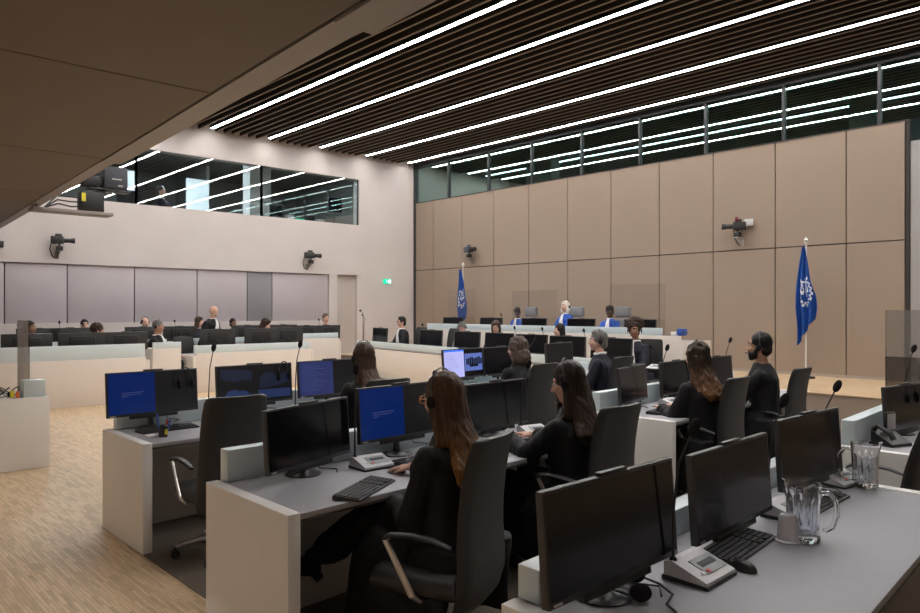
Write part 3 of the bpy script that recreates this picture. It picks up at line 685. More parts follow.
def person(label, pos, yaw, top, pose='sit', z0=0.0, lean=0.06, side=0.0, head=(0, 0), hands=None, skin='fair', hair=('short', 'black'), cloth='gown', color=None,
           jabot=False, collar=False, beard=None, glasses=None, headset=False, drape=False, vox=0.012, legs=None, female=False, handset=None, group=None, cap=None, curl=0.45):
    sit = pose == 'sit'
    base = 1.323 if sit else 1.723
    s = (top - z0) / (base - 0.5 * (1 - math.cos(lean)) - 0.02 * 0)
    t = thing('person', label, 'person', (pos[0], pos[1], z0), yaw, group)
    t.scale = (s, s, s)
    pel = V((0, 0, 0.55 if sit else 0.95))
    up = V((math.sin(side), math.sin(lean) * math.cos(side), math.cos(lean) * math.cos(side)))
    P = lambda h, dx=0, dy=0: pel + up * h + V((dx, dy, 0))
    wf = 0.92 if female else 1.0
    hy, hp = head
    Hc = P(0.50) + up * 0.10 + V((0, 0.022, 0.055))
    Hm = Matrix.Translation(Hc) @ Matrix.Rotation(hy, 4, 'Z') @ Matrix.Rotation(-hp, 4, 'X')
    sx = 0.166 * wf
    S = {-1: P(0.388, -sx), 1: P(0.388, sx)}
    hd = {-1: V((-0.15, 0.40, 0.66)), 1: V((0.15, 0.40, 0.66))} if sit else {-1: V((-0.16, 0.28, 1.02)), 1: V((0.16, 0.28, 1.02))}
    for k_, v_ in (hands or {}).items(): hd[-1 if k_ == 'L' else 1] = V(v_)
    E = {}; W = {}
    for q in (-1, 1):
        wt = hd[q]
        E[q], W[q] = ik(S[q], wt, 0.295, 0.262, V((q * 0.40, -0.25, -1.0)))
    if sit: knee = {-1: V((-0.105, 0.44, 0.53)), 1: V((0.105, 0.44, 0.53))}; ank = {-1: V((-0.11, 0.40, 0.09)), 1: V((0.11, 0.42, 0.09))}
    else: knee = {-1: V((-0.10, 0.02, 0.50)), 1: V((0.10, 0.02, 0.50))}; ank = {-1: V((-0.11, -0.02, 0.09)), 1: V((0.11, -0.02, 0.09))}
    for k_, v_ in (legs or {}).items():
        q = -1 if k_[0] == 'L' else 1
        if k_[1] == 'k': knee[q] = V(v_)
        else: ank[q] = V(v_)
    hip = {-1: pel + V((-0.09, 0.02, -0.02)), 1: pel + V((0.09, 0.02, -0.02))}
    # ---- body: one continuous figure
    b = MB()
    b.loft([(P(-0.11), 0.13, 0.10), (P(-0.05), 0.168, 0.122), (P(0.02), 0.165, 0.122), (P(0.13), 0.138 * wf, 0.10), (P(0.25), 0.148 * wf, 0.108), (P(0.35), 0.168 * wf, 0.112),
            (P(0.405), 0.148 * wf, 0.092), (P(0.462), 0.090 * wf, 0.068), (P(0.50), 0.056, 0.054)], 24)
    b.capsule(P(0.46, 0, -0.005), Hc + V((0, -0.012, -0.06)), 0.056, 0.049)
    b.ball((0, -0.015, 0.020), (0.076, 0.096, 0.098), 0, Hm, 24, 18)
    b.ball((0, 0.022, -0.036), (0.062, 0.064, 0.080), 0, Hm, 20, 14)
    b.ball((0, 0.060, -0.096), (0.026, 0.022, 0.020), 0, Hm)
    b.ball((0, 0.066, 0.030), (0.052, 0.020, 0.018), 0, Hm)
    b.capsule((0, 0.086, 0.010), (0, 0.108, -0.030), 0.008, 0.0125, 0, Hm)
    for q in (-1, 1):
        b.ball((q * 0.034, 0.066, -0.026), (0.022, 0.018, 0.020), 0, Hm); b.ball((q * 0.012, 0.096, -0.034), (0.009, 0.009, 0.008), 0, Hm)
        b.ball((q * 0.077, -0.008, -0.008), (0.009, 0.020, 0.031), 0, Hm)
    b.ball((0, 0.083, -0.058), (0.022, 0.010, 0.007), 0, Hm).ball((0, 0.081, -0.070), (0.019, 0.010, 0.007), 0, Hm)
    for q in (-1, 1):
        b.ball(S[q], 0.058).capsule(S[q], E[q], 0.050, 0.040).capsule(E[q], W[q], 0.041, 0.028)
        dv = (W[q] - E[q]).normalized(); dd = (handset or {}).get('L' if q < 0 else 'R') or V((dv.x, dv.y, dv.z * 0.35))
        hand(b, W[q], V(dd), q, curl=curl)
        b.capsule(hip[q], knee[q], 0.088, 0.060).capsule(knee[q], ank[q] + V((0, 0, 0.02)), 0.058, 0.038)
        f = (ank[q] - knee[q]); fw = V((0, 1, 0)) if abs(f.y) < 0.25 else V((0, 0.85, -0.2)).normalized()
        b.ball(ank[q] + V((0, -0.02, -0.045)), (0.034, 0.04, 0.042)).capsule(ank[q] + V((0, 0, -0.045)), ank[q] + fw * 0.13 + V((0, 0, -0.058)), 0.040, 0.028)
    me = remeshed(b, vox, 3, 0.5)
    for m in (SKIN[skin], M_TROU, M_LIP): me.materials.append(m)
    Hi = Hm.inverted(); idx = []
    for p in me.polygons:
        c = p.center; r_ = 1
        if (c - P(0.44)).dot(up) > 0.035 and (c - Hc).length < 0.30 and abs(c.x - P(0.5).x) < 0.085: r_ = 0
        for q in (-1, 1):
            dv = (W[q] - E[q]).normalized()
            if (c - W[q]).dot(dv) > -0.04 and (c - W[q]).length < 0.24: r_ = 0
        if r_ == 0:
            l = Hi @ c
            if l.y > 0.070 and abs(l.x) < 0.023 and -0.076 < l.z < -0.052: r_ = 2
        idx.append(r_)
    me.polygons.foreach_set('material_index', idx); me.polygons.foreach_set('use_smooth', [True] * len(idx))
    link('body', me, t)
    for q in (-1, 1):
        e = MB().ball((q * 0.030, 0.079, 0.008), (0.0120, 0.009, 0.0060), 0, Hm, 12, 8).ball((q * 0.030, 0.0825, 0.008), (0.0065, 0.0065, 0.0060), 1, Hm, 10, 8)
        e.build('eye', [M_EYEW, M_EYED], t)
        MB().tube([(q * 0.014, 0.090, 0.025), (q * 0.030, 0.089, 0.031), (q * 0.048, 0.080, 0.026)], [0.004, 0.005, 0.003], 6, 0, Hm).build('eyebrow', HAIR['black'] if hair[1] not in ('white', 'grey') else HAIR['grey'], t)
    # ---- clothing
    g = MB(); gown = cloth in ('gown', 'robe')
    o = (0.022 if sit else 0.05) if gown else 0.012
    g.loft([(P(-0.12), 0.15 + o, 0.13 + o), (P(-0.04), 0.175 + o, 0.135 + o), (P(0.13), 0.150 * wf + o, 0.112 + o), (P(0.25), 0.155 * wf + o, 0.118 + o), (P(0.35), 0.172 * wf + o, 0.118 + o),
            (P(0.405), 0.148 * wf + o, 0.094 + o), (P(0.462), 0.088 * wf + o, 0.068 + o), (P(0.500), 0.062 + o * 0.4, 0.060 + o * 0.4)], 28)
    for q in (-1, 1):
        dv = (W[q] - E[q]).normalized(); w = W[q] - dv * 0.035
        if gown:
            g.ball(S[q], 0.066).capsule(S[q], E[q], 0.066, 0.068).capsule(E[q], E[q].lerp(w, 0.6), 0.066, 0.062)
            g.tube([E[q].lerp(w, 0.4), w, w + dv * 0.012], [0.062, 0.064, 0.058], 14)
            g.capsule(E[q] + V((0, -0.02, -0.03)), E[q].lerp(w, 0.65) + V((0, -0.05, -0.13)), 0.060, 0.045)
            g.tube([E[q] + V((0, 0, -0.01)), E[q].lerp(w, 0.8) + V((0, -0.02, -0.045))], [0.058, 0.045], 12)
        else:
            g.ball(S[q], 0.066).capsule(S[q], E[q], 0.062, 0.054).tube([E[q], w], [0.054, 0.042], 12).ball(E[q], 0.054)
    if gown:
        if sit:
            for q in (-1, 1):
                g.capsule(hip[q], knee[q], 0.118, 0.088).capsule(knee[q], knee[q].lerp(ank[q], 0.75), 0.090, 0.085)
            g.capsule(hip[-1].lerp(hip[1], 0.5), knee[-1].lerp(knee[1], 0.5), 0.12, 0.08)
            g.loft([((-0.14, -0.02, 0.56), 0.10, 0.20), ((-0.225, 0.06, 0.42), 0.045, 0.20), ((-0.245, 0.08, 0.15), 0.035, 0.20)], 16)
            g.loft([((0.14, -0.02, 0.56), 0.10, 0.20), ((0.225, 0.06, 0.42), 0.045, 0.20), ((0.245, 0.08, 0.15), 0.035, 0.20)], 16)
        else:
            g.loft([(P(0.0), 0.185, 0.15), ((0, 0, 0.7), 0.21, 0.17), ((0, 0, 0.35), 0.23, 0.19), ((0, 0, 0.16), 0.24, 0.20)], 28)
    if drape:
        g.loft([((-0.13, 0.26, 0.57), 0.10, 0.17), ((-0.22, 0.30, 0.47), 0.07, 0.17), ((-0.265, 0.32, 0.30), 0.04, 0.16), ((-0.275, 0.34, 0.06), 0.045, 0.17)], 16)
    gm = remeshed(g, max(vox, 0.011), 4, 0.5)
    amp = 0.013 if gown else 0.006
    no = [v.normal.copy() for v in gm.vertices]; out = []
    for v, vn in zip(gm.vertices, no):
        c = v.co; n_ = noise.noise(V((c.x * 13, c.y * 13, c.z * 3.5)) + V((pos[0] * 3, pos[1] * 3, 0))); n2 = noise.noise(V((c.x * 30, c.y * 30, c.z * 12)))
        out += list(c + vn * (amp * n_ + amp * 0.35 * n2))
    gm.vertices.foreach_set('co', out); gm.update()
    gm.polygons.foreach_set('use_smooth', [True] * len(gm.polygons))
    gm.materials.append(color or M_GOWN)
    nm = {'gown': 'gown', 'robe': 'judge_robe', 'suit': 'jacket', 'jumper': 'jumper'}[cloth]
    link(nm, gm, t)
    fy = 0.125 + o
    if jabot:
        j = MB()
        for q, w in ((-1, 0.0), (1, 0.0)):
            pts = [P(0.485, q * 0.012, 0.078 + o * 0.5), P(0.43, q * 0.016, 0.10 + o), P(0.34, q * 0.024, fy + 0.004), P(0.22, q * 0.034, fy + 0.004), P(0.12, q * 0.038, fy + 0.004)]
            j.tube(pts, [0.014, 0.020, 0.026, 0.032, 0.036], 10, 0, None, True, 0.45)
        j.tube([P(0.495, math.cos(R(a)) * 0.066, math.sin(R(a)) * 0.062) for a in range(0, 361, 30)], 0.014, 8)
        j.build('white_bands', M_WHITE, t)
    if collar:
        MB().tube([P(0.500 + (0.012 if a > 180 else 0), math.cos(R(a)) * 0.068, math.sin(R(a)) * 0.064) for a in range(0, 361, 24)], 0.017, 8, 0, None, True).build('white_collar', M_WHITE, t)
    # ---- hair
    st, hc = hair[:2]
    h = MB(); amp, vx = 0.0035, 0.0075 if vox < 0.012 else 0.010
    def capb(k=1.0, dy=0.0):
        h.ball((0, -0.022 + dy, 0.034), (0.083 * k, 0.098 * k, 0.099 * k), 0, Hm, 22, 16); h.ball((0, -0.058 + dy, -0.030), (0.069 * k, 0.058 * k, 0.070 * k), 0, Hm, 18, 14)
    if st == 'short': capb()
    elif st == 'full': capb(1.05); h.ball((0, 0.02, 0.098), (0.062, 0.055, 0.036), 0, Hm); amp = 0.007
    elif st == 'bald': h.ball((0, -0.064, -0.030), (0.064, 0.042, 0.045), 0, Hm); amp = 0.001
    elif st == 'fringe': h.ball((0, -0.050, -0.010), (0.080, 0.066, 0.062), 0, Hm)
    elif st == 'curls': capb(1.13); h.ball((0, -0.06, -0.08), (0.085, 0.06, 0.06), 0, Hm); amp = 0.014
    elif st == 'bob':
        capb(1.04)
        for q in (-1, 1): h.capsule((q * 0.070, 0.0, 0.06), (q * 0.074, 0.005, -0.115), 0.032, 0.030, 0, Hm)
        h.ball((0, -0.065, -0.075), (0.088, 0.058, 0.085), 0, Hm); h.ball((0, 0.035, 0.085), (0.06, 0.05, 0.030), 0, Hm); amp = 0.006
    elif st == 'shag':
        capb(1.10)
        for q in (-1, 1): h.capsule((q * 0.078, -0.01, 0.05), (q * 0.088, -0.005, -0.13), 0.038, 0.036, 0, Hm)
        h.ball((0, -0.07, -0.09), (0.105, 0.07, 0.10), 0, Hm); amp = 0.013
    elif st == 'puff':
        capb(1.06); h.ball((0.0, -0.098, 0.098), (0.140, 0.115, 0.108), 0, Hm); h.ball((0, 0.03, 0.09), (0.066, 0.05, 0.035), 0, Hm)
        for q in (-1, 1): h.ball((q * 0.074, 0.025, 0.04), (0.022, 0.03, 0.05), 0, Hm)
        amp = 0.020
    elif st == 'toque':
        capb(1.05); h.loft([((0, 0.0, 0.055), 0.088, 0.098), ((0, -0.01, 0.095), 0.086, 0.094), ((0, -0.018, 0.120), 0.066, 0.072), ((0, -0.02, 0.132), 0.03, 0.034)], 24, 0, Hm); h.ball((0, -0.085, -0.02), (0.085, 0.05, 0.08), 0, Hm); amp = 0.003
    elif st in ('long', 'wavy', 'mid'):
        capb(1.04)
        bot = {'long': 0.10, 'wavy': 0.31, 'mid': 0.26}[st] if len(hair) < 3 else hair[2]; wd = {'long': 0.152, 'wavy': 0.118, 'mid': 0.115}[st]
        hc0 = Hm @ V((0, -0.055, 0.01)); hc1 = Hm @ V((0, -0.060, -0.09))
        ringL = [(hc0, 0.084, 0.060), (hc1, 0.088, 0.062), (P(0.43, 0, -0.105), 0.105, 0.055), (P(0.36, 0, -0.140), wd, 0.042)]
        h_ = 0.30
        while h_ > bot: ringL.append((P(h_, 0, -0.150), wd * (0.98 - (0.36 - h_) * 0.9), 0.034)); h_ -= 0.07
        ringL.append((P(bot, 0, -0.148), wd * 0.55, 0.018))
        h.loft(ringL, 26)
        for q in (-1, 1):
            a = Hm @ V((q * 0.068, -0.005, 0.05)); b2 = Hm @ V((q * 0.076, -0.012, -0.06)); c2 = P(0.455, q * 0.088, -0.035); d2 = P(0.37, q * 0.105, 0.075 if st == 'long' and q < 0 else -0.09)
            h.tube([a, b2, c2, d2], [0.030, 0.034, 0.034, 0.022], 12)
            h.ball(b2, 0.033)
        amp = 0.009 if st == 'wavy' else 0.006
    hm = remeshed(h, vx, 2, 0.5)
    no = [v.normal.copy() for v in hm.vertices]; out = []
    for v, vn in zip(hm.vertices, no):
        c = v.co
        if st in ('curls', 'puff'): n_ = noise.noise(c * 38) + 0.5 * noise.noise(c * 75)
        else: n_ = noise.noise(V((c.x * 60, c.y * 60, c.z * 5))) + (0.9 * noise.noise(c * 22) if st in ('wavy', 'shag') else 0)
        out += list(c + vn * amp * n_)
    hm.vertices.foreach_set('co', out); hm.update()
    hm.polygons.foreach_set('use_smooth', [True] * len(hm.polygons)); hm.materials.append(HAIR[hc])
    if st != 'bald': link('hair', hm, t)
    else: bpy.data.meshes.remove(hm)
    if beard:
        bb = MB().ball((0, 0.040, -0.082), (0.060, 0.056, 0.046), 0, Hm).ball((0, 0.062, -0.112), (0.034, 0.030, 0.026), 0, Hm).ball((0, 0.086, -0.046), (0.027, 0.012, 0.007), 0, Hm)
        for q in (-1, 1): bb.capsule((q * 0.064, 0.005, -0.01), (q * 0.052, 0.030, -0.07), 0.016, 0.022, 0, Hm)
        bmm = remeshed(bb, 0.009, 1, 0.5); bmm.polygons.foreach_set('use_smooth', [True] * len(bmm.polygons)); bmm.materials.append(HAIR[beard]); link('beard', bmm, t)
    if glasses:
        gl = MB()
        for q in (-1, 1):
            gl.tube([(q * 0.032 + 0.024 * math.cos(R(a)), 0.101, 0.006 + 0.019 * math.sin(R(a))) for a in range(0, 361, 30)], 0.0032, 6, 0, Hm)
            gl.tube([(q * 0.056, 0.098, 0.010), (q * 0.080, 0.06, 0.012), (q * 0.086, -0.02, 0.005)], 0.0030, 6, 0, Hm)
        gl.tube([(-0.009, 0.102, 0.008), (0, 0.105, 0.010), (0.009, 0.102, 0.008)], 0.003, 6, 0, Hm)
        gl.build('spectacles', glasses, t)
    if headset:
        k = 1.0 if st in ('short', 'bald', 'full', 'fringe') else 1.07
        hs = MB().tube([(0.092 * k * math.cos(R(a)), -0.012, -0.005 + 0.146 * k * math.sin(R(a))) for a in range(0, 181, 12)], 0.0065, 8, 0, Hm, True, 0.6)
        if headset == 'mic': hs.tube([(-0.095, 0.01, -0.02), (-0.088, 0.06, -0.05), (-0.05, 0.105, -0.066)], 0.003, 6, 0, Hm).ball((-0.045, 0.107, -0.067), 0.008, 0, Hm)
        ho = hs.build('headset', M_DARKM, t)
        for q in (-1, 1): MB().ball((q * 0.094 * k, -0.010, -0.008), (0.011, 0.027, 0.031), 0, Hm).build('ear_cup', M_FOAM, ho)
    return t
# ------------------------------------------------------------------ desks
RD = 'desks of the near rows'
D_R1 = desk('desk', 'light grey desk with the empty black chair, beside the bare parquet', 1.80, 5.18, 2.55)
D_R2 = desk('desk', 'light grey desk where the long-haired woman in amber glasses works', 1.66, 2.94, 2.65)
D_R3 = desk('desk', 'grey-topped desk carrying the two water jugs', 1.66, 0.72, 2.62, glass=(0.79, 0.88, 0.11))
MB().tube([(2.1, 0.45, 0.03), (2.1, 0.45, 0.72)], 0.03, 12).rbox((2.06, 0.15, 0.0), (2.14, 0.62, 0.03), 0.008).rbox((2.06, 0.15, 0.70), (2.14, 0.62, 0.722), 0.005).build('support_leg', M_ALU, D_R2)
D_R1b = desk('desk', 'pale desk of the grey-haired man seen from behind', 5.30, 5.46, 3.3, right=True)
D_R2b = desk('desk', 'pale desk of the bearded man with the headset', 5.40, 3.23, 3.2)
D_R3b = desk('desk', 'pale desk beyond the aisle from the two jugs, with plexiglass screen', 5.28, 1.01, 3.4)
PI = math.pi
D_F1 = turned(desk('desk', 'long beige desk front with glass strip nearest the unmanned equipment table', 4.96, 14.85, 3.6, 0.95, 0.763, glass=(0.90, 0.945, 0.255), face=M_DESKF, sheared=False, frontz=0.82, beige=M_DESKF), PI)
D_F2 = turned(desk('desk', 'long beige desk with glass strip in front of the standing bald man', 8.85, 15.45, 2.82, 0.95, 0.763, glass=(0.90, 0.945, 0.165), face=M_DESKF, sheared=False, frontz=0.81, beige=M_DESKF), PI)
xa3, xb3 = GY(300, 340, 15.75)[0], GY(341, 340, 15.75)[0]
D_F3 = turned(desk('desk', 'short tall beige desk with glass strip nearest the recessed door', xb3, 16.5, xb3 - xa3, 0.75, 0.90, glass=(0.70, 0.745, 0.135), face=M_DESKF, sheared=False, frontz=0.985, beige=M_DESKF), PI)
D_F4 = turned(desk('desk', 'rear desk row before the mauve blinds, behind the curly-haired woman', 6.3, 17.0, 4.9, 0.62, 0.72, glass=(0.57, 0.615, 0.13), face=M_DESKF, sheared=False, loc_z=0.2, beige=M_DESKF), PI)
D_F5 = turned(desk('desk', 'rear desk row before the grey wall panel, behind the standing bald man', 9.0, 17.0, 2.4, 0.62, 0.72, glass=(0.57, 0.615, 0.13), face=M_DESKF, sheared=False, loc_z=0.2, beige=M_DESKF), PI)
D_REG = turned(desk('desk', 'long cream clerks\' desk with frosted top strip, facing the parties', 9.52, 6.22, 8.4, 0.75, 0.84, glass=(0.70, 0.75, 0.13), face=M_DESKF, sheared=False, frontz=0.80, beige=M_DESKF), R(80.85))
D_B = desk('judges_bench', 'raised white judges\' bench with frosted glass strip along its front', 13.0, 6.94, 7.3, 1.0, 0.71, glass=(0.95, 0.995, 0.14), face=M_DESKF, sheared=False, frontz=0.82, loc_z=0.40, beige=M_DESKF)
turned(D_B, R(90))
for ch in D_B.children:
    if ch.name.startswith('glass_screen'):
        for v in ch.data.vertices:
            if v.co.x < 0.1: v.co.x += 0.38
D_B['category'] = 'bench'
pd = thing('lectern', 'small square beige lectern with glass top between the two far beige desks', 'lectern', (5.12, 14.2, 0))
MB().rbox((0, 0, 0), (0.55, 0.5, 0.955), 0.004).build('body', M_DESKF, pd)
MB().rbox((0.0, 0.0, 0.956), (0.55, 0.03, 1.075), 0.003).build('glass_screen', M_FROST, pd)
bx = thing('equipment_table', 'white box-shaped table holding tangled headsets on the parquet', 'table', (1.0, 8.80, 0))
MB().rbox((0, 0, 0), (1.08, 0.8, 0.763), 0.004).build('body', M_DESKW, bx)
gx = tag(MB().rbox((1.84, 8.84, 0.764), (2.05, 9.02, 0.945), 0.004).build('glass_block', M_FROST), 'frosted glass block on the equipment table, beside tangled headsets', 'glass block')

# ------------------------------------------------------------------ monitors
MG = 'wide black monitors'
def mon(loc, rz, label, screen='off', rise=0.0):
    key = ('mon', screen)
    if key not in PROTO:
        o = monitor(screen); PROTO[key] = o
    else: o = copy_tree(PROTO[key])
    return place(o, loc, rz, label, MG)
ZT = 0.763
near = [
 ((2.12, 5.86), 4, 'blue', 'wide monitor half blue half black, with pens below it'),
 ((3.02, 5.92), 1, 'pictures', 'wide monitor showing dim blue pictures, behind the empty chair'),
 ((3.83, 5.98), 3, 'text', 'wide monitor with dim blue page of text, before the long-haired woman at the far row'),
 ((2.17, 3.60), 20, 'off', 'dark monitor turned aside on the desk corner above a loose keyboard'),
 ((2.905, 3.69), 4, 'blue', 'blue-lit monitor before the woman in amber glasses'),
 ((3.86, 3.76), 6, 'off', 'dark monitor between the two long-haired women in gowns'),
 ((1.965, 1.385), 1, 'off', 'large dark monitor nearest the frosted glass end, beside silver microphone base'),
 ((2.86, 1.43), 3, 'off', 'dark monitor above a keyboard and mouse, middle of the jug desk'),
 ((3.83, 1.50), -1, 'off', 'dark monitor between the two water jugs'),
 ((5.70, 6.10), 8, 'page', 'bright monitor showing a pale page and a video picture'),
 ((6.42, 6.18), 6, 'off', 'dark monitor beside the bright page monitor, by the grey-brown haired woman'),
 ((7.60, 6.24), 10, 'off', 'dark monitor in front of the grey-haired man in navy gown'),
 ((5.86, 3.92), 14, 'off', 'dark monitor at the end of the bearded man\'s desk, beside a keyboard'),
 ((6.82, 4.02), 4, 'off', 'dark monitor before the wavy-haired woman in black gown'),
 ((7.75, 4.06), 2, 'off', 'dark monitor before the bearded man, half hidden by the wavy-haired woman'),
 ((6.17, 1.72), -6, 'off', 'dark monitor beside the plexiglass screen, with headset hung on it'),
]
def lift(o, dz):                    # raises the panel on its neck
    for c in o.children:
        if not c.name.startswith('stand') and dz: c.location.z = dz
for k, ((x, y), a, s, lb) in enumerate(near):
    o = mon((x, y, ZT), R(a), lb, s)
    lift(o, {0: 0.05, 1: 0.05, 2: 0.05, 7: -0.02, 9: 0.085, 10: 0.08, 11: 0.09, 15: -0.03}.get(k, 0))
def farmon(u, y, z, label, a=180, rise=0.0):
    x = GY(u, 330, y)[0]
    o = mon((x, y, z), R(a), label); o.scale = (1.08, 1, 1.0); lift(o, rise)
    return o
for u, y, lb in ((27, 14.25, 'back of a black monitor behind the grey plexiglass strip'),
                 (82, 14.25, 'back of a black monitor in front of the dark-haired man'),
                 (126, 14.25, 'back of a black monitor before the curly-haired woman, next to the lectern')):
    farmon(u, y, 0.763, lb, rise=0.12)
for u, y, lb in ((218, 14.9, 'back of a black monitor in front of the standing bald man'),
                 (261, 14.9, 'back of a black monitor in front of the woman with brown bob'),
                 (288, 15.15, 'back of a black monitor at the end of the standing man\'s desk')):
    farmon(u, y, 0.763, lb, rise=0.12)
for u, lb in ((38, 'rear monitor top beside the plexiglass strip'), (70, 'rear monitor behind the dark-haired man\'s shoulder'),
              (143, 'rear monitor below the bald man with headphones'), (180, 'rear monitor beside the woman behind the standing man')):
    farmon(u, 16.68, 0.92, lb)
for u, lb in ((247, 'rear monitor beside the man with dark glasses'), (283, 'rear monitor behind the woman with brown bob'), (307, 'rear monitor next to the lone clerk near the door')):
    farmon(u, 16.68 if u < 300 else 16.25, 0.92 if u < 300 else 0.90, lb, 180 if u < 300 else 145)
farmon(327, 16.1, 0.90, 'monitor on the short tall desk, before the lone short-haired man near the door')
def regmon(u, x, a, label, z=0.84):
    y = GX(u, 340, x)[0]
    o = mon((x, y, z), R(a + 4), label); o.scale = (1.1, 1, 1.0); lift(o, 0.025)
regmon(380, 10.42, 255, 'clerks\' monitor turned aside beside the man in glasses and white bands')
regmon(431, 10.12, 262, 'clerks\' monitor beside an empty dark chair back')
regmon(467, 9.92, 262, 'clerks\' monitor hiding the stooping grey-haired man')
regmon(499, 9.78, 262, 'clerks\' monitor in front of the woman in dark glasses')
regmon(531, 9.62, 262, 'clerks\' monitor half hidden by the grey-brown haired woman')
regmon(567, 9.40, 262, 'clerks\' monitor in front of the woman with straight dark hair')
regmon(611, 9.26, 262, 'clerks\' monitor between the grey-haired man and the woman with curly updo')
for u, lb in ((453, 'bench monitor nearest the flag by the corner'), (491, 'bench monitor beside the judge with short dark hair'), (534, 'bench monitor between the judge with short dark hair and the white-haired judge'),
              (581, 'bench monitor beside the white-haired judge'), (640, 'bench monitor beyond the judge with dark headwear')):
    y = GX(u, 320, 12.4)[0]
    mon((12.4, min(y, 13.75), 1.11), R(272), lb)

# ------------------------------------------------------------------ chairs
CG = 'office chairs'
def ch(kind, x, y, a, label, z=0.004):
    return inst(('chair', kind), lambda: chair(kind), (x, y, z), R(a), label, CG)
ch('leather', 2.22, 4.85, -3, 'empty black leather chair pulled up to the desk by the parquet')
ch('cloth', 2.30, 2.62, 22, 'tall black chair of the woman in amber glasses')
ch('cloth', 3.70, 2.84, 2, 'tall black chair of the dark-haired woman at the end of the middle row')
ch('cloth', 3.70, 5.12, -3, 'black chair of the woman seen from behind with long brown hair, far row')
ch('leather', 6.02, 5.40, 0, 'dark chair back beside the grey-brown haired woman')
ch('leather', 7.58, 5.48, 2, 'dark chair back of the grey-haired man in navy gown')
ch('cloth', 5.97, 3.22, 3, 'black chair of the wavy-haired woman, seen edge-on')
ch('cloth', 7.40, 3.26, 2, 'black chair of the bearded man, seen edge-on')
o = ch('cloth', 4.86, 1.60, 8, 'black chair standing empty in the aisle beside the jug desk')
for c in o.children:                # its back is reclined
    if c.name.startswith('backrest'):
        c.matrix_local = Matrix.Translation((0, -0.2, 0.42)) @ Matrix.Rotation(R(9), 4, 'X') @ Matrix.Translation((0, 0.2, -0.42))
ch('leather', 6.45, 15.78, 180, 'blue-black chair back beside the beige lectern', 0.0)
def regch(u, x, a, label, z=0.15): 
    ch('leather', x, GX(u, 335, x)[0], a, label, z)
regch(413, 11.30, 85, 'chair back of the man in glasses and white bands')
regch(446, 11.05, 85, 'empty dark chair back between two clerks\' monitors')
ch('leather', 10.10, 6.52, 110, 'dark chair of the woman with the curly updo', 0.10)
for u, lb in ((523, 'grey high-backed chair of the judge with short dark hair'), (569, 'grey high-backed chair of the white-haired judge'), (615, 'grey high-backed chair of the judge with dark headwear')):
    y = GX(u, 312, 13.75)[0]
    inst('jchair', judge_chair, (13.75, y, 0.40), R(90), lb, 'judges\' chairs')

# ------------------------------------------------------------------ microphones
def mic(x, y, z, rz, label, h=0.48, lean=0.0):
    key = ('mic', round(h, 2), round(lean, 2))
    return inst(key, lambda: mic_unit(h, lean), (x, y, z), R(rz), label, 'gooseneck microphones')
mic(2.62, 5.72, ZT, 0, 'tall microphone between the two dimly lit monitors of the far row, beside the empty chair', 0.60, 0.02)
mic(3.44, 5.75, ZT, 0, 'tall microphone between the picture monitor and the text monitor', 0.60, 0.02)
mic(2.55, 3.52, ZT, 0, 'silver microphone unit beside the blue-lit monitor', 0.56, -0.02)
mic(3.34, 3.66, ZT, 5, 'microphone rising behind the head of the woman in amber glasses', 0.48, -0.08)
mic(4.12, 3.62, ZT, -10, 'microphone unit with tumbler before the dark-haired woman in black gown', 0.50, 0.03)
mic(*GZ(701, 577, ZT), ZT, 2, 'large silver microphone unit with red button, nearest the mouse', 0.50, 0.05)
mic(*GZ(790, 516, ZT), ZT, 2, 'silver microphone unit partly behind the water jug, by the plastic cup', 0.50, 0.04)
mic(*GZ(841, 484, ZT), ZT, -10, 'microphone unit beside the clear jug at the desk end', 0.50, 0.06)
mic(6.38, 3.82, ZT, 0, 'microphone before the wavy-haired woman, its silver base by a keyboard', 0.54, 0.02)
mic(7.15, 3.95, ZT, 0, 'microphone between the wavy-haired woman and the bearded man', 0.56, 0.03)
mic(8.05, 4.02, ZT, 0, 'microphone just beyond the bearded man', 0.56, 0.03)
mic(6.62, 1.78, ZT, 0, 'microphone leaning past the plexiglass screen', 0.60, 0.08)
mic(7.25, 6.40, ZT, 0, 'microphone reaching to the mouth of the grey-haired man', 0.52, 0.12)
def fmic(u, v, y, z, label):
    x, zt = GY(u, v, y)
    h = round(max(0.3, min(0.7, zt - z - 0.03)) * 20) / 20
    mic(x + 0.085, y, z, 180 if y < 20 else 0, label, h, 0.0)
fmic(8, 325, 16.5, 0.92, 'far microphone at the rear row end, left of the grey plexiglass strip')
fmic(50, 322, 16.5, 0.92, 'far microphone between two monitors beside the plexiglass strip')
fmic(74, 324, 16.5, 0.92, 'far microphone beside the dark-haired man')
fmic(134, 322, 16.5, 0.92, 'far microphone beside the bald man with headphones')
fmic(167, 321, 16.5, 0.92, 'far microphone beside the man with the pale hair band')
fmic(313, 319, 16.5, 0.92, 'far microphone beside the lone clerk near the door')
def rmic(u, v, x, z, label):
    y, zt = GX(u, v, x)
    mic(x, y, z, 262, label, round(max(0.25, min(0.7, zt - z - 0.03)) * 20) / 20, 0.0)
rmic(424, 324, 10.35, 0.84, 'clerks\' microphone beside the empty dark chair back')
rmic(517, 328, 9.9, 0.84, 'clerks\' microphone beside the woman in dark glasses')
rmic(545, 328, 9.7, 0.84, 'clerks\' microphone beside the woman with straight dark hair')
rmic(587, 329, 9.42, 0.84, 'clerks\' microphone between two monitors near the grey-haired man')
rmic(655, 346, 9.25, 0.84, 'microphone beside the woman with the curly updo')
rmic(503, 314, 12.5, 1.16, 'bench microphone beside the judge with short dark hair')
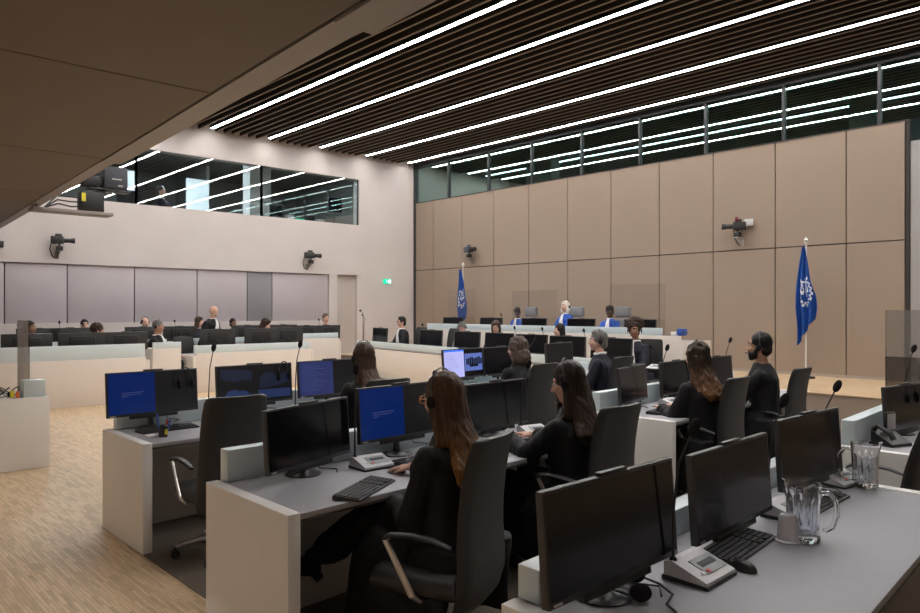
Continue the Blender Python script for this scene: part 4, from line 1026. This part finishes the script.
# pair of tall gooseneck microphones at the end of the clerks' desk
t = thing('microphone_stand', 'thin two-headed microphone stand at the door end of the clerks\' desk', 'microphone')
x = 10.35; y, zt = GX(363, 311, x); t.location = (x, y, 0.84)
MB().lathe([(0, 0), (0.09, 0), (0.09, 0.012), (0.02, 0.02), (0, 0.02)], 20, closed=False).build('base', M_BLK, t)
MB().tube([(0, 0, 0.01), (0, 0, zt - 0.90), (-0.02, 0.05, zt - 0.84)], [0.008, 0.007, 0.006], 8).ball((-0.03, 0.07, zt - 0.83), 0.028).build('tall_arm', M_BLK, t)
MB().tube([(0, -0.02, 0.01), (0, -0.06, zt - 1.0), (-0.02, -0.02, zt - 0.95)], [0.007, 0.006, 0.006], 8).ball((-0.02, 0.0, zt - 0.94), 0.022).build('short_arm', M_BLK, t)

# ------------------------------------------------------------------ small things on the desks
def kb(x, y, rz, label): inst('kb', keyboard, (x, y, ZT), R(rz), label, 'black keyboards')
kb(2.20, 3.10, 30, 'black keyboard lying loose in front of the turned dark monitor')
kb(2.90, 3.45, 4, 'black keyboard under the blue-lit monitor, behind a tumbler')
kb(4.02, 3.42, 10, 'black keyboard under the dark-haired woman\'s hand')
kb(2.18, 5.72, 4, 'black keyboard beneath the half-blue monitor')
kb(*GZ(738, 548, ZT), 6, 'black keyboard beneath the middle dark monitor beside the mouse')
kb(*GZ(818, 503, ZT), 2, 'black keyboard end showing behind the water jug')
kb(5.90, 3.62, 10, 'black keyboard at the open end of the bearded man\'s desk')
kb(6.55, 3.70, 6, 'black keyboard under the wavy-haired woman\'s hands')
inst('mouse', mouse, (2.59, 3.32, ZT), R(5), 'black mouse under the hand of the woman in amber glasses', 'black computer mice')
inst('mouse', mouse, (*GZ(744, 570, ZT), ZT), R(-10), 'black mouse beside the large silver microphone unit', 'black computer mice')
inst('mouse', mouse, (2.45, 5.52, ZT), R(-60), 'black mouse by the pen cup', 'black computer mice')
m_ = mouse(M_LGREY); place(m_, (3.62, 3.36, ZT), R(0), 'pale mouse beside the dark-haired woman\'s hand')
def tumb(x, y, label, z=ZT, s=1.0):
    o = inst('tumbler', lambda: tag(tumbler(), '', 'glass'), (x, y, z), 0, label, 'drinking glasses'); return o
tumb(2.72, 3.36, 'clear tumbler in front of the keyboard under the blue-lit monitor')
tumb(4.10, 3.36, 'clear tumbler on the silver unit before the dark-haired woman')
tumb(3.52, 5.50, 'clear tumbler below the text monitor')
tumb(3.62, 5.56, 'clear tumbler beside another one below the text monitor')
x, y = GZ(803, 540, ZT); inst('jug', jug, (x, y, ZT), R(-60), 'ribbed clear water jug beside the upturned plastic cup', 'ribbed water jugs')
x, y = GZ(865, 487, ZT); o = inst('jug', jug, (x, y, ZT), R(115), 'ribbed clear water jug at the desk end near the aisle chair', 'ribbed water jugs')
x, y = GZ(788, 541, ZT)
tag(MB().lathe([(0.048, 0.0), (0.050, 0.004), (0.042, 0.010), (0.036, 0.095), (0.028, 0.108), (0.0, 0.112), (0.0, 0.108), (0.026, 0.104), (0.033, 0.09), (0.038, 0.010), (0.046, 0.0)], 28, closed=False).build('plastic_cup', M_CUP, None, 30, (x, y, ZT)), 'milky plastic cup turned upside down beside the water jug', 'cup')
inst('headset', headset_thing, (*GZ(634, 592, ZT), ZT), R(40), 'black headset lying under the large dark monitor', 'loose headsets')
x, y = 1.62, 8.95
for k, (dx, dy, a, lb) in enumerate(((-0.30, 0.10, 20, 'black headset in the tangle, farthest from the glass block'), (-0.10, 0.02, 70, 'black headset in the middle of the tangle on the equipment table'), (0.06, 0.12, -30, 'black headset of the tangle next to the glass block'))):
    inst('headset', headset_thing, (x + dx, y + dy, 0.763), R(a), lb, 'loose headsets')
cb = MB()
for k in range(7):
    ph = k * 1.3; cb.tube([(1.20 + 0.09 * k + 0.09 * math.cos(ph + q * 0.55), 9.0 + 0.09 * math.sin(ph + q * 0.55), 0.772 + 0.05 * (1 + math.sin(q * 0.9 + k))) for q in range(12)], 0.006, 6)
tag(cb.build('cable_tangle', M_BLK), 'tangled black cables heaped on the equipment table', 'cables')
tag(MB().rbox((1.725, 8.88, 0.764), (1.765, 8.91, 0.84), 0.004).build('cable_tag', M_YEL), 'yellow tag in the cable tangle', 'tag')
tag(MB().rbox((1.775, 8.86, 0.764), (1.805, 8.89, 0.83), 0.004).build('cable_tag', M_ORG), 'orange tag in the cable tangle', 'tag')
tag(MB().rbox((1.05, 9.30, 0.764), (1.62, 9.58, 0.985), 0.004).build('storage_box', M_LGREY), 'pale grey box behind the tangled cables', 'box')
# pens in a cup on the far near-row desk
t = thing('pen_holder', 'small dark pen cup with yellow label below the half-blue monitor', 'pen cup', (2.03, 5.42, ZT))
MB().lathe([(0.0, 0), (0.032, 0), (0.034, 0.08), (0.030, 0.08), (0.028, 0.006), (0, 0.006)], 16, closed=False).build('cup', M_BLK, t)
MB().box((0.0, -0.036, 0.02), (0.02, -0.030, 0.06)).build('label_sticker', M_YEL, t)
for nm, c, dx, dy, hh, tl, lb in (('marker', M_BLUEP, -0.018, 0.0, 0.17, -0.02, 'blue marker standing in the pen cup'), ('marker', M_RED, 0.012, 0.006, 0.12, 0.015, 'red-capped marker standing in the pen cup'), ('marker', M_BLUEP, 0.018, -0.010, 0.115, 0.02, 'short blue-capped marker standing in the pen cup')):
    pt = thing(nm, lb, 'marker', (2.03 + dx, 5.42 + dy, ZT + 0.008)); MB().tube([(0, 0, 0), (tl, 0, hh * 0.65)], 0.007, 10).build('barrel', M_WHITE if c is M_RED else c, pt); MB().tube([(tl, 0, hh * 0.65), (tl * 1.4, 0, hh)], 0.008, 10).build('cap', c, pt)
tag(MB().rbox((1.93, 5.44, 0.764), (2.0, 5.52, 0.775), 0.003).build('sticky_notes', M_PAPER), 'small white note pad beside the pen cup', 'note pad')
# papers
tag(MB().rbox((5.40, 6.02, 0.764), (5.66, 6.34, 0.80), 0.002).build('paper_stack', M_PAPER), 'white paper stack at the end of the bright page monitor\'s desk', 'papers')
tag(MB().rbox((6.10, 6.0, 0.764), (6.50, 6.22, 0.775), 0.002).build('folder', M_CYANP), 'cyan folder below the bright page monitor', 'folder')
tag(MB().rbox((10.05, 11.2, 0.842), (10.35, 11.6, 0.875), 0.002, 0).build('paper_stack', M_PAPER), 'white papers before the empty dark chair on the clerks\' desk', 'papers')
tag(MB().rbox((12.1, 7.16, 1.222), (12.4, 7.27, 1.29), 0.003).build('paper_stack', M_PAPER), 'white papers at the end of the judges\' bench', 'papers')
t = thing('folder_box', 'small bright blue box at the end of the judges\' bench', 'box', (12.10, 7.04, 1.221)); MB().rbox((0, 0, 0.02), (0.2, 0.10, 0.13), 0.004).build('box_body', M_BLUEP, t); MB().rbox((0.02, 0.01, 0.0), (0.18, 0.09, 0.02), 0.003).build('box_foot', M_BLUEP, t)
# hooked headsets on monitor tops
for (x, y, z, lb) in ((2.36, 5.845, 1.075, 'headset hooked over the half-blue monitor'), (3.28, 5.905, 1.075, 'headset hooked over the picture monitor'), (6.36, 1.66, 1.00, 'headset hooked on the monitor beside the plexiglass')):
    t = thing('headset', lb, 'headset', (x, y, z), R(5))
    MB().tube([(0.0 + 0.055 * math.cos(R(a)), -0.02, 0.055 + 0.105 * math.sin(R(a))) for a in range(0, 181, 15)], 0.006, 8).build('headband', M_DARKM if 'picture' in lb else M_BLK, t)
    for s in (-1, 1): MB().ball((s * 0.055, -0.02, 0.03), (0.018, 0.022, 0.042)).build('ear_cup', M_FOAM, t)
# desk telephone on the plexiglass desk
t = thing('desk_telephone', 'black desk telephone with screen standing by the plexiglass desk\'s end', 'telephone', (5.62, 1.66, ZT), R(-20))
MB().prism([(-0.08, 0), (0.08, 0), (0.08, 0.10), (-0.08, 0.02)], -0.10, 0.10, 0, None, 'x').build('base', M_BLK, t)
MB().rbox((-0.01, 0.03, 0.09), (0.09, 0.05, 0.22), 0.004).rbox((0.0, 0.026, 0.10), (0.08, 0.03, 0.21), 0.002, 1).build('screen', [M_BLK, M_LGREY], t)
MB().tube([(-0.07, -0.07, 0.05), (-0.075, -0.05, 0.09), (-0.07, 0.05, 0.13), (-0.07, 0.08, 0.10)], [0.022, 0.016, 0.016, 0.022], 10).build('handset', M_BLK, t)
# plexiglass screens
def plexi(name, a, b, label, m=None): return tag(MB().box(a, b).build(name, m or M_PLEXI), label, 'screen')
plexi('plexiglass_screen', (6.99, 2.10, 0.98), (8.4, 2.112, 1.70), 'tall clear plexiglass screen on the desk beyond the aisle')
plexi('plexiglass_screen', (6.95, 1.80, 0.764), (6.962, 2.10, 1.30), 'small grey plexiglass wing beside the tall clear screen', M_PLEXID)
plexi('plexiglass_screen', (1.93, 9.06, 0.764), (1.945, 9.58, 1.585), 'narrow grey plexiglass strip standing on the equipment table', M_PLEXID)
for u0, u1, vt, lb in ((448, 475, 290, 'clear bench screen before the flag by the corner'), (512, 557, 291, 'clear bench screen between the judge with short dark hair and the white-haired judge'), (610, 665, 285, 'clear bench screen between the white-haired judge and the bench end')):
    ya, z = GX(u0, vt, 12.7); yb, _ = GX(u1, vt, 12.7)
    plexi('plexiglass_screen', (12.7, yb, 1.161), (12.708, ya, z), lb, M_PLEXIC)

# ------------------------------------------------------------------ flags
def flag(loc, label, H, top, bot, wmax, lean, seed):
    t = thing('flag', label, 'flag', loc, 0)
    MB().lathe([(0, 0), (0.16, 0), (0.16, 0.03), (0.05, 0.05), (0.02, 0.06), (0, 0.06)], 24, closed=False).build('stand_base', M_DARKM, t)
    MB().tube([(0, 0, 0.05), (lean, 0, H)], 0.016, 10).build('pole', M_POLE, t)
    MB().lathe([(0.0, 0), (0.03, 0.0), (0.035, 0.02), (0.012, 0.035), (0.05, 0.06), (0.0, 0.12)], 12, 0, Matrix.Translation((lean, 0, H)), closed=False).build('finial', M_POLE, t)
    nu, nv = 56, 110; vs = []; mi = []
    L = top - bot
    for j in range(nv + 1):
        q = j / nv; z = top - L * q
        hang = min(1.0, q * 1.6) ** 0.8
        for i in range(nu + 1):
            p = i / nu
            w = wmax * (0.10 + 0.90 * hang)
            yy = -0.5 * w * 0.9 + w * p
            # the fly edge is gathered: hem rises towards the free corner
            zz = z + 0.30 * L * max(0, q - 0.35) * p * 1.6
            fold = 0.042 * math.sin(p * 17 + q * 2.2 + seed) * (0.2 + hang) + 0.02 * math.sin(p * 7 - q * 3 + seed)
            vs.append((-0.075 - fold + 0.02 * math.sin(q * 9), -yy + 0.03 * math.sin(q * 5 + seed), zz))
    fs = []
    def white(p, q):
        x, y = (p - 0.56) / 0.30, (q - 0.47) / 0.20
        r_ = math.hypot(x, y); a = math.atan2(x, y)
        if 0.80 < r_ < 1.12 and abs(a) < 2.45: return math.sin(a * 15 + (3 if r_ > 0.95 else 0)) > -0.15       # laurel leaves
        if abs(x) < 0.07 and -0.75 < y < 0.45: return True                                                   # beam of the scales
        if abs(y + 0.55) < 0.06 and abs(x) < 0.55: return True
        for sx in (-0.45, 0.45):
            if math.hypot(x - sx, y - 0.05) < 0.20 and y > 0.0: return True
            if abs(abs(x - sx) - (y + 0.55) * 0.32) < 0.045 and -0.55 < y < 0.05: return True
        return False
    for j in range(nv):
        for i in range(nu):
            a = j * (nu + 1) + i; fs.append((a, a + 1, a + nu + 2, a + nu + 1)); mi.append(1 if white((i + .5) / nu, (j + .5) / nv) else 0)
    mb = MB(); mb.v = vs; mb.f = fs; mb.m = mi; mb.s = [True] * len(fs)
    o = mb.build('cloth', [M_FLAG, M_FLAGW], t, 60)
    so_ = o.modifiers.new('thickness', 'SOLIDIFY'); so_.thickness = 0.004
    return t
yf, zf = GX(806, 238, 14.25)
flag((14.25, yf, 0.40), 'blue flag with white emblem on a white pole behind the bearded man', zf - 0.40 - 0.1, 2.50, 0.62, 0.36, 0.0, 0.4)
yf, zf = GX(463, 263, 14.25)
flag((14.25, yf, 0.40), 'blue flag with white emblem near the room corner, under a wall camera', zf - 0.40 - 0.1, 2.46, 0.62, 0.42, 0.0, 2.0)

# ------------------------------------------------------------------ cameras, exit sign, equipment shelf
def wall_camera(loc, rz, aim, label, col=M_DARKM, accent=None):
    """loc on the wall; local +y points out of the wall"""
    t = thing('wall_camera', label, 'camera', loc, rz, 'wall cameras'); t.scale = (0.86,) * 3
    br = MB().rbox((-0.05, 0.0, -0.20), (0.05, 0.02, 0.0), 0.004).prism([(0.02, -0.19), (0.03, -0.19), (0.30, -0.02), (0.30, 0.0), (0.02, 0.0)], -0.012, 0.012, 0, None, 'x').rbox((-0.06, 0.0, -0.01), (0.06, 0.32, 0.005), 0.003)
    br.build('bracket', M_RAIL if accent is None else M_LGREY, t)
    ht = MB().rbox((-0.07, 0.17, 0.005), (0.07, 0.31, 0.12), 0.01).tube([(0, 0.24, 0.11), (0, 0.24, 0.18)], 0.03, 12).build('pan_tilt_head', M_BLK, t)
    Tm = Matrix.Translation((0, 0.24, 0.27)) @ Matrix.Rotation(aim, 4, 'Z')
    MB().rbox((-0.095, -0.20, -0.09), (0.095, 0.10, 0.10), 0.012, 0, Tm).rbox((-0.03, -0.10, 0.10), (0.03, 0.06, 0.17), 0.01, 0, Tm).build('camera_body', col, t)
    ln = MB().tube([(0, 0.10, 0), (0, 0.26, 0)], [0.06, 0.055], 16, 0, Tm).tube([(0, 0.26, 0), (0, 0.36, 0)], [0.068, 0.072], 16, 0, Tm).build('lens', M_BLK, t)
    if accent:
        MB().rbox((-0.085, -0.36, 0.0), (0.085, -0.16, 0.16), 0.012, 0, Tm).build('pale_housing', accent, t)
        MB().tube([(0.0, -0.02, 0.16), (0.0, 0.05, 0.16)], 0.075, 18, 0, Tm).build('maroon_disc', M_MAROON, t)
    MB().tube([(0.06, 0.20, 0.22), (0.16, 0.10, 0.20), (0.18, 0.04, 0.05), (0.12, 0.02, -0.12), (0.04, 0.01, -0.19)], 0.012, 8).build('cable', M_BLK, t)
    return t
x, z = GY(57, 249, YA); wall_camera((x, YA, z - 0.05), PI, R(75), 'black camera on the plaster wall, above the mauve blinds and equipment shelf')
x, z = GY(307, 264, YA); wall_camera((x, YA, z), PI, R(80), 'black camera on the plaster wall near the recessed door')
y, z = GX(474, 258, XB); wall_camera((XB, y, z), R(90), R(80), 'dark camera on the taupe wall above the corner flag', mat('camera_bluegrey', (0.05, 0.06, 0.085), 0.4))
y, z = GX(742, 238, XB); wall_camera((XB, y, z), R(90), R(-65), 'camera with white housing and maroon disc on the taupe wall', M_BLK, M_LGREY)
x, z = GY(386.5, 281.5, YA)
t = thing('exit_sign', 'small green lit exit sign on the plaster wall near the corner', 'sign', (x, YA, z), 0)
MB().rbox((-0.13, -0.07, -0.075), (0.13, 0.0, 0.075), 0.004).build('housing', M_GREEN, t)
pc = MB()
pc.box((0.03, -0.0725, -0.055), (0.115, -0.0702, 0.055))
pc.ball((-0.045, -0.0715, 0.042), (0.011, 0.002, 0.012)).tube([(-0.045, -0.0712, 0.028), (-0.055, -0.0712, -0.008)], 0.009, 6, flat=0.2).tube([(-0.055, -0.0712, -0.008), (-0.035, -0.0712, -0.028), (-0.045, -0.0712, -0.055)], 0.006, 6, flat=0.3).tube([(-0.055, -0.0712, -0.008), (-0.075, -0.0712, -0.025), (-0.095, -0.0712, -0.03)], 0.006, 6, flat=0.3).tube([(-0.047, -0.0712, 0.022), (-0.02, -0.0712, 0.008)], 0.005, 6, flat=0.3).tube([(-0.047, -0.0712, 0.022), (-0.075, -0.0712, 0.012)], 0.005, 6, flat=0.3)
pc.prism([(-0.02, 0.0), (0.0, -0.018), (0.0, -0.008), (0.022, -0.008), (0.022, 0.008), (0.0, 0.008), (0.0, 0.018)], -0.0722, -0.0702, 0, None, 'y')
pc.build('running_figure', M_EXITW, t)
t = thing('fire_detector', 'small dark camera box on the plaster wall, cut by the frame edge', 'camera'); x, z = GY(0, 244.5, YA); t.location = (x - 0.03, YA, z); t.name = 'wall_sensor'
MB().rbox((-0.08, -0.12, -0.07), (0.08, 0, 0.07), 0.01).build('housing', M_BLK, t); MB().ball((0, -0.12, 0), 0.04).build('lens', M_BLK, t)

# shelf under the gallery edge with its camera gear
sx, sy, sz = 3.02, 13.3, 3.36
t = thing('equipment_shelf', 'narrow grey shelf plank jutting from the gallery edge', 'shelf', (sx, sy, sz))
MB().rbox((-0.15, -0.17, -0.055), (1.06, 0.17, 0.0), 0.004).build('plank', M_RAIL, t)
MB().tube([(-0.1, -0.13, 0.0), (-0.1, -0.13, 0.06)], 0.012, 8).tube([(-0.1, 0.13, 0.0), (-0.1, 0.13, 0.06)], 0.012, 8).build('fixing', M_DARKM, t)
t = thing('control_box', 'black control box with yellow sticker and cables on the shelf plank', 'control box', (sx + 0.73, sy, sz))
MB().rbox((-0.16, -0.14, 0.0), (0.19, 0.14, 0.33), 0.01).build('case', M_BLK, t)
MB().box((-0.163, -0.13, 0.16), (-0.10, -0.142, 0.30)).build('yellow_sticker', M_YEL, t)
for k in range(3): MB().tube([(-0.16, -0.04 + 0.05 * k, 0.08 + 0.08 * k), (-0.30, -0.05 + 0.05 * k, 0.06 + 0.09 * k), (-0.48, 0.05 * k, 0.10 + 0.07 * k), (-0.68, 0.03, 0.02)], 0.013, 8).build('cable', M_BLK, t)
t = thing('studio_camera', 'big dark studio camera with square hood above the shelf plank', 'camera', (sx + 0.95, sy + 0.0, sz))
MB().tube([(-0.02, 0.05, 0.33), (-0.02, 0.05, 0.40)], 0.07, 14).rbox((-0.24, -0.10, 0.385), (0.42, 0.18, 0.42), 0.006).build('mount_plate', M_DARKM, t)
MB().rbox((-0.02, -0.12, 0.43), (0.36, 0.20, 0.80), 0.012).build('hood', mat('hood_bluegrey', (0.045, 0.05, 0.062), 0.5), t)
MB().box((0.10, -0.1215, 0.58), (0.26, -0.1205, 0.60)).box((0.20, -0.1215, 0.47), (0.28, -0.1205, 0.495)).build('white_lettering', M_LGREY, t)
MB().rbox((-0.34, -0.06, 0.44), (-0.02, 0.14, 0.62), 0.015).tube([(-0.34, 0.04, 0.53), (-0.46, 0.04, 0.53)], [0.06, 0.07], 14).build('camera_body', M_BLK, t)
MB().tube([(-0.1, -0.08, 0.44), (-0.2, -0.12, 0.36), (0.0, -0.13, 0.32), (0.2, -0.1, 0.38)], 0.012, 8).build('cable', M_BLK, t)
MB().rbox((-0.09, 0.145, 0.0), (0.03, 0.168, 0.40), 0.004).build('mount_post', M_DARKM, t)

# ------------------------------------------------------------------ control room furniture
def crm(u, v0, v1, y, w, label, name='monitor', m=None, zbase=3.5):
    x, zt = GY(u, v0, y); _, zb = GY(u, v1, y)
    t = thing(name, label, 'monitor', (x, y, 3.5))
    MB().rbox((-w/2, -0.02, zb - 3.5), (w/2, 0.02, zt - 3.5), 0.006).build('casing', m or M_BLK, t); MB().box((-w/2 + 0.015, -0.0215, zb - 3.485), (w/2 - 0.015, -0.0205, zt - 3.515)).build('screen', M_SCR, t)
    MB().tube([(0, 0.03, 0.78), (0, 0.03, zb - 3.4)], 0.02, 8).rbox((-0.1, -0.05, 0.76), (0.1, 0.11, 0.775), 0.003).build('stand', M_DARKM, t)
t = thing('control_desk', 'long dark operators\' desk just behind the control room window', 'desk', (0, 0, 3.5))
MB().rbox((4.0, 19.0, 0.72), (13.4, 19.8, 0.755), 0.004).build('worktop', M_LGREY, t)
for x in (4.1, 8.0, 13.3): MB().box((x - 0.03, 19.05, 0), (x + 0.03, 19.75, 0.72)).build('leg', M_DARKM, t)
crm(147, 184, 205, 19.5, 0.50, 'dark control room monitor beside the man with the headset')
crm(126, 190, 208, 19.4, 0.45, 'dark control room monitor behind the studio camera')
crm(276, 205, 222, 19.5, 0.42, 'dark control room monitor next to the pale column')
crm(335, 198, 212, 19.6, 0.50, 'bluish control room monitor near the window end', m=mat('bluish_plastic', (0.04, 0.055, 0.09), 0.4))
t = thing('operator_chair', 'empty dark operator chair beyond the glass near the column', 'chair', (10.2, 20.8, 3.5), R(200))
MB().rbox((-0.24, -0.26, 0.5), (0.24, -0.18, 1.25), 0.03, 0, None, 3).build('backrest', M_LEATHER, t); MB().rbox((-0.25, -0.25, 0.42), (0.25, 0.25, 0.5), 0.03).build('seat', M_LEATHER, t); MB().tube([(0, 0, 0.03), (0, 0, 0.43)], 0.04, 10).lathe([(0, 0), (0.28, 0), (0.28, 0.03), (0.04, 0.06), (0, 0.06)], 20, closed=False).build('base', M_DARKM, t)
for k, (xx, ss, m, lb) in enumerate(((10.6, 0.10, M_BLK, 'black equipment case'), (11.0, 0.13, M_LGREY, 'pale equipment case'), (11.35, 0.09, M_GREEN, 'green-lit equipment case'), (11.7, 0.14, M_BLK, 'tall black equipment case'), (12.05, 0.11, M_LGREY, 'small pale equipment case'))):
    tag(MB().rbox((xx - 0.12, 19.3, 4.256), (xx + 0.12, 19.5, 4.256 + ss * 2.2), 0.008).build('equipment_case', m), lb + ' on the operators\' desk near the window end', 'equipment')
# ------------------------------------------------------------------ the people
P1 = person('seated woman with long ombre hair, amber glasses and headset, hand on mouse', (2.43, 2.64), R(8), 1.375, z0=0.0, lean=0.12, head=(R(0), R(8)), female=True, skin='fair', hair=('long', 'ombre', 0.24), glasses=M_AMBER, headset='band', vox=0.006,
       hands={'R': (0.24, 0.515, 0.775), 'L': (-0.06, 0.36, 0.66)}, drape=True, handset={'R': (-0.12, 1, -0.12)}, legs={'Lk': (-0.06, 0.47, 0.60), 'La': (-0.24, 0.78, 0.34), 'Rk': (0.09, 0.42, 0.53), 'Ra': (0.02, 0.30, 0.09)}, curl=0.35)
bo = MB(); A = V((-0.24, 0.78, 0.34)); sd = (V((-0.06, 0.47, 0.60)) - A).normalized()
fd = V((-0.62, 0.62, -0.46)).normalized(); hd_ = (fd.cross(V((-0.7, -0.7, 0))).normalized()); hd_ = hd_ if hd_.z < 0 else -hd_
bo.tube([A + sd * 0.14, A + sd * 0.02, A - sd * 0.03], [0.058, 0.050, 0.046], 14).capsule(A - sd * 0.035, A + fd * 0.15 - sd * 0.03, 0.046, 0.030, n=12)
bo.tube([A - sd * 0.045 - fd * 0.015, A - sd * 0.05 - fd * 0.035 + hd_ * 0.105], [0.034, 0.024], 10)
bo.build('ankle_boot', mat('boot_leather', (0.010, 0.010, 0.011), 0.45), P1)
person('seated woman with long dark brown hair and headset, typing at the middle row end', (3.64, 2.86), R(2), 1.36, lean=0.06, head=(R(22), R(14)), female=True, skin='fair', hair=('long', 'darkbrown', 0.30), headset='band', vox=0.006,
       hands={'L': (-0.06, 0.50, 0.80), 'R': (0.20, 0.50, 0.80)}, handset={'L': (-0.05, 1, -0.1)})
person('seated woman seen from behind with straight brown hair and headset, far row', (3.74, 5.22), 0, 1.40, lean=0.10, head=(R(-4), 0), female=True, hair=('long', 'brown'), headset='band', vox=0.010)
person('seated woman with grey-brown wavy bob and headset, beside the bright page monitor', (6.05, 5.50), R(-10), 1.385, lean=0.12, head=(R(25), R(4)), female=True, hair=('shag', 'ash'), headset='band', vox=0.010)
person('seated grey-haired man in navy gown with white collar, speaking into a microphone', (7.68, 5.58), R(25), 1.43, lean=0.08, head=(R(25), 0), hair=('full', 'grey'), collar=True, color=M_NAVY, headset='band', vox=0.010)
person('seated woman from behind with wavy caramel-tipped hair, hands on a keyboard', (5.88, 3.20), R(-14), 1.41, lean=0.10, head=(R(-2), R(4)), female=True, hair=('wavy', 'caramel'), vox=0.008,
       hands={'L': (-0.11, 0.37, 0.75), 'R': (0.12, 0.38, 0.75)})
person('seated bearded man in black gown with headset, in profile', (7.28, 3.30), R(16), 1.465, lean=0.05, head=(R(4), 0), skin='tan', hair=('short', 'black'), beard='black', headset='mic', vox=0.008,
       hands={'L': (-0.10, 0.46, 0.74), 'R': (0.18, 0.46, 0.74)})
person('seated woman with big curly updo, headset and white bands, turned to the parties', (9.98, 6.62), R(95), 1.50, z0=0.10, lean=0.03, head=(R(28), 0), female=True, skin='brown', hair=('puff', 'curly'), color=M_NAVY, jabot=True, headset='band', vox=0.010)
def far_person(u, vtop, y, label, **k):
    x = GY(u, vtop, y)[0]; zt = GY(u, vtop, y)[1]
    yaw = k.pop('yaw', 180)
    lean = k.get('lean', 0.06); off = 0.06 + lean * 0.6
    a = R(yaw); px_, py_ = x + math.sin(a) * off, y - math.cos(a) * off
    return person(label, (px_, py_), a, zt, vox=0.013, **k)
far_person(31.5, 321, 15.6, 'seated man half hidden by the grey plexiglass strip', skin='brown', hair=('short', 'black'), yaw=215)
far_person(85, 319.5, 17.15, 'seated man with black hair facing forward before the mauve blinds', skin='fair', z0=0.2, hair=('short', 'black'), cloth='suit', color=M_NAVY, yaw=175)
far_person(100, 323.5, 15.3, 'seated woman with curly dark hair in profile at the far desk', skin='fair', female=True, hair=('curls', 'curly'), yaw=250, color=M_GOWN)
far_person(146, 317.5, 17.2, 'bald man with headphones behind the rear monitors', skin='fair', z0=0.2, hair=('bald', 'grey'), headset='band', cloth='suit', color=M_NAVY, yaw=190)
far_person(160, 320, 15.3, 'seated man in black gown with pale hair band and white bands, at the lectern', skin='tan', hair=('short', 'grey'), jabot=True, headset='band', yaw=235, head=(R(-10), R(8)))
far_person(201, 317, 17.2, 'seated brown-haired woman just behind the standing bald man', skin='fair', female=True, z0=0.2, hair=('bob', 'brown'), cloth='suit', color=M_NAVY, yaw=215)
far_person(215, 306, 15.7, 'standing bald man in black gown with white bands, looking down', skin='fair', pose='stand', hair=('bald', 'grey'), jabot=True, lean=0.22, head=(R(8), R(24)), yaw=205, hands={'L': (-0.12, 0.34, 1.06), 'R': (0.14, 0.34, 1.06)})
far_person(234, 318.6, 17.2, 'seated dark-skinned man with glasses and beard behind the standing man\'s desk', skin='brown', z0=0.2, hair=('short', 'black'), beard='black', glasses=M_BLK, cloth='suit', color=M_NAVY, yaw=185)
far_person(267, 318.8, 15.8, 'seated woman with brown bob and fringe looking down', skin='fair', female=True, hair=('bob', 'curly'), yaw=225, head=(0, R(22)))
far_person(326.5, 313.7, 17.0, 'lone short-haired man behind the short tall desk near the door', skin='fair', z0=0.2, hair=('short', 'ash'), cloth='suit', color=M_BLK, yaw=175)
def reg_person(u, vtop, x, label, **k):
    y, zt = GX(u, vtop, x); yaw = k.pop('yaw', 90); lean = k.get('lean', 0.06); off = 0.06 + lean * 0.6; a = R(yaw)
    return person(label, (x + math.sin(a) * off, y - math.cos(a) * off), a, zt, vox=0.012, **k)
reg_person(400, 317, 11.05, 'seated man in dark glasses, black gown and white bands at the clerks\' desk end', z0=0.15, skin='fair', hair=('full', 'black'), glasses=M_BLK, jabot=True, yaw=78)
reg_person(461, 322, 10.75, 'stooping grey-haired man with headphones in a grey jumper', z0=0.15, skin='fair', hair=('short', 'grey'), cloth='jumper', color=M_SHIRTG, headset='band', lean=0.30, head=(R(15), R(35)), yaw=110)
reg_person(495.5, 321, 10.55, 'seated woman with dark glasses and brown hair behind a monitor', z0=0.15, skin='fair', female=True, hair=('bob', 'brown'), glasses=M_BLK, yaw=120, head=(0, R(15)))
reg_person(557, 324, 10.25, 'seated woman with long straight dark hair in profile', z0=0.15, skin='fair', female=True, hair=('long', 'black'), yaw=65)
JG = 'judges in blue robes'
def judge(u, vtop, label, **k):
    y, zt = GX(u, vtop, 13.35); a = R(k.pop('yaw', 110))
    person(label, (13.42, y - 0.02, ), a, zt, z0=k.pop('z0', 0.44), cloth='robe', color=M_BLUE, jabot=True, vox=0.012, group=JG, **k)
judge(517, 307.5, 'judge with short dark hair in blue robe, looking down', skin='dark', hair=('short', 'black'), lean=0.12, head=(R(15), R(22)), yaw=92)
judge(563, 301, 'white-haired judge in blue robe leaning back with headset', z0=0.50, skin='fair', female=True, hair=('bob', 'white'), headset='band', lean=-0.02, head=(R(10), R(-6)), yaw=82)
judge(608, 306, 'judge with dark headwear in blue robe, nearest the bench end', skin='dark', female=True, hair=('toque', 'black'), lean=0.05, head=(R(15), R(5)), yaw=98, glasses=M_BLK)
x, zt = GY(161.5, 186, 19.95)
person('man in dark waistcoat with headset behind the control room glass', (x, 20.05), R(200), zt, z0=3.5, skin='fair', hair=('short', 'black'), headset='mic', cloth='suit', color=M_NAVY, vox=0.013, collar=True, hands={'L': (-0.15, 0.36, 0.80), 'R': (0.15, 0.36, 0.80)})

# ------------------------------------------------------------------ world and view
if WORK: bpy.data.scenes.remove(WORK)
w = bpy.data.worlds.new('world'); scene.world = w; w.use_nodes = True
w.node_tree.nodes['Background'].inputs[0].default_value = (0.01, 0.01, 0.012, 1)
vs_ = scene.view_settings; vs_.view_transform = 'Standard'; vs_.look = 'None'; vs_.gamma = 1; vs_.use_curve_mapping = False
vs_.exposure = 0.50
cy = scene.cycles
cy.use_denoising = True; cy.max_bounces = 10; cy.diffuse_bounces = 5; cy.glossy_bounces = 5; cy.transmission_bounces = 8; cy.transparent_max_bounces = 16
cy.caustics_reflective = False; cy.caustics_refractive = False; cy.sample_clamp_indirect = 6
bpy.context.view_layer.update()
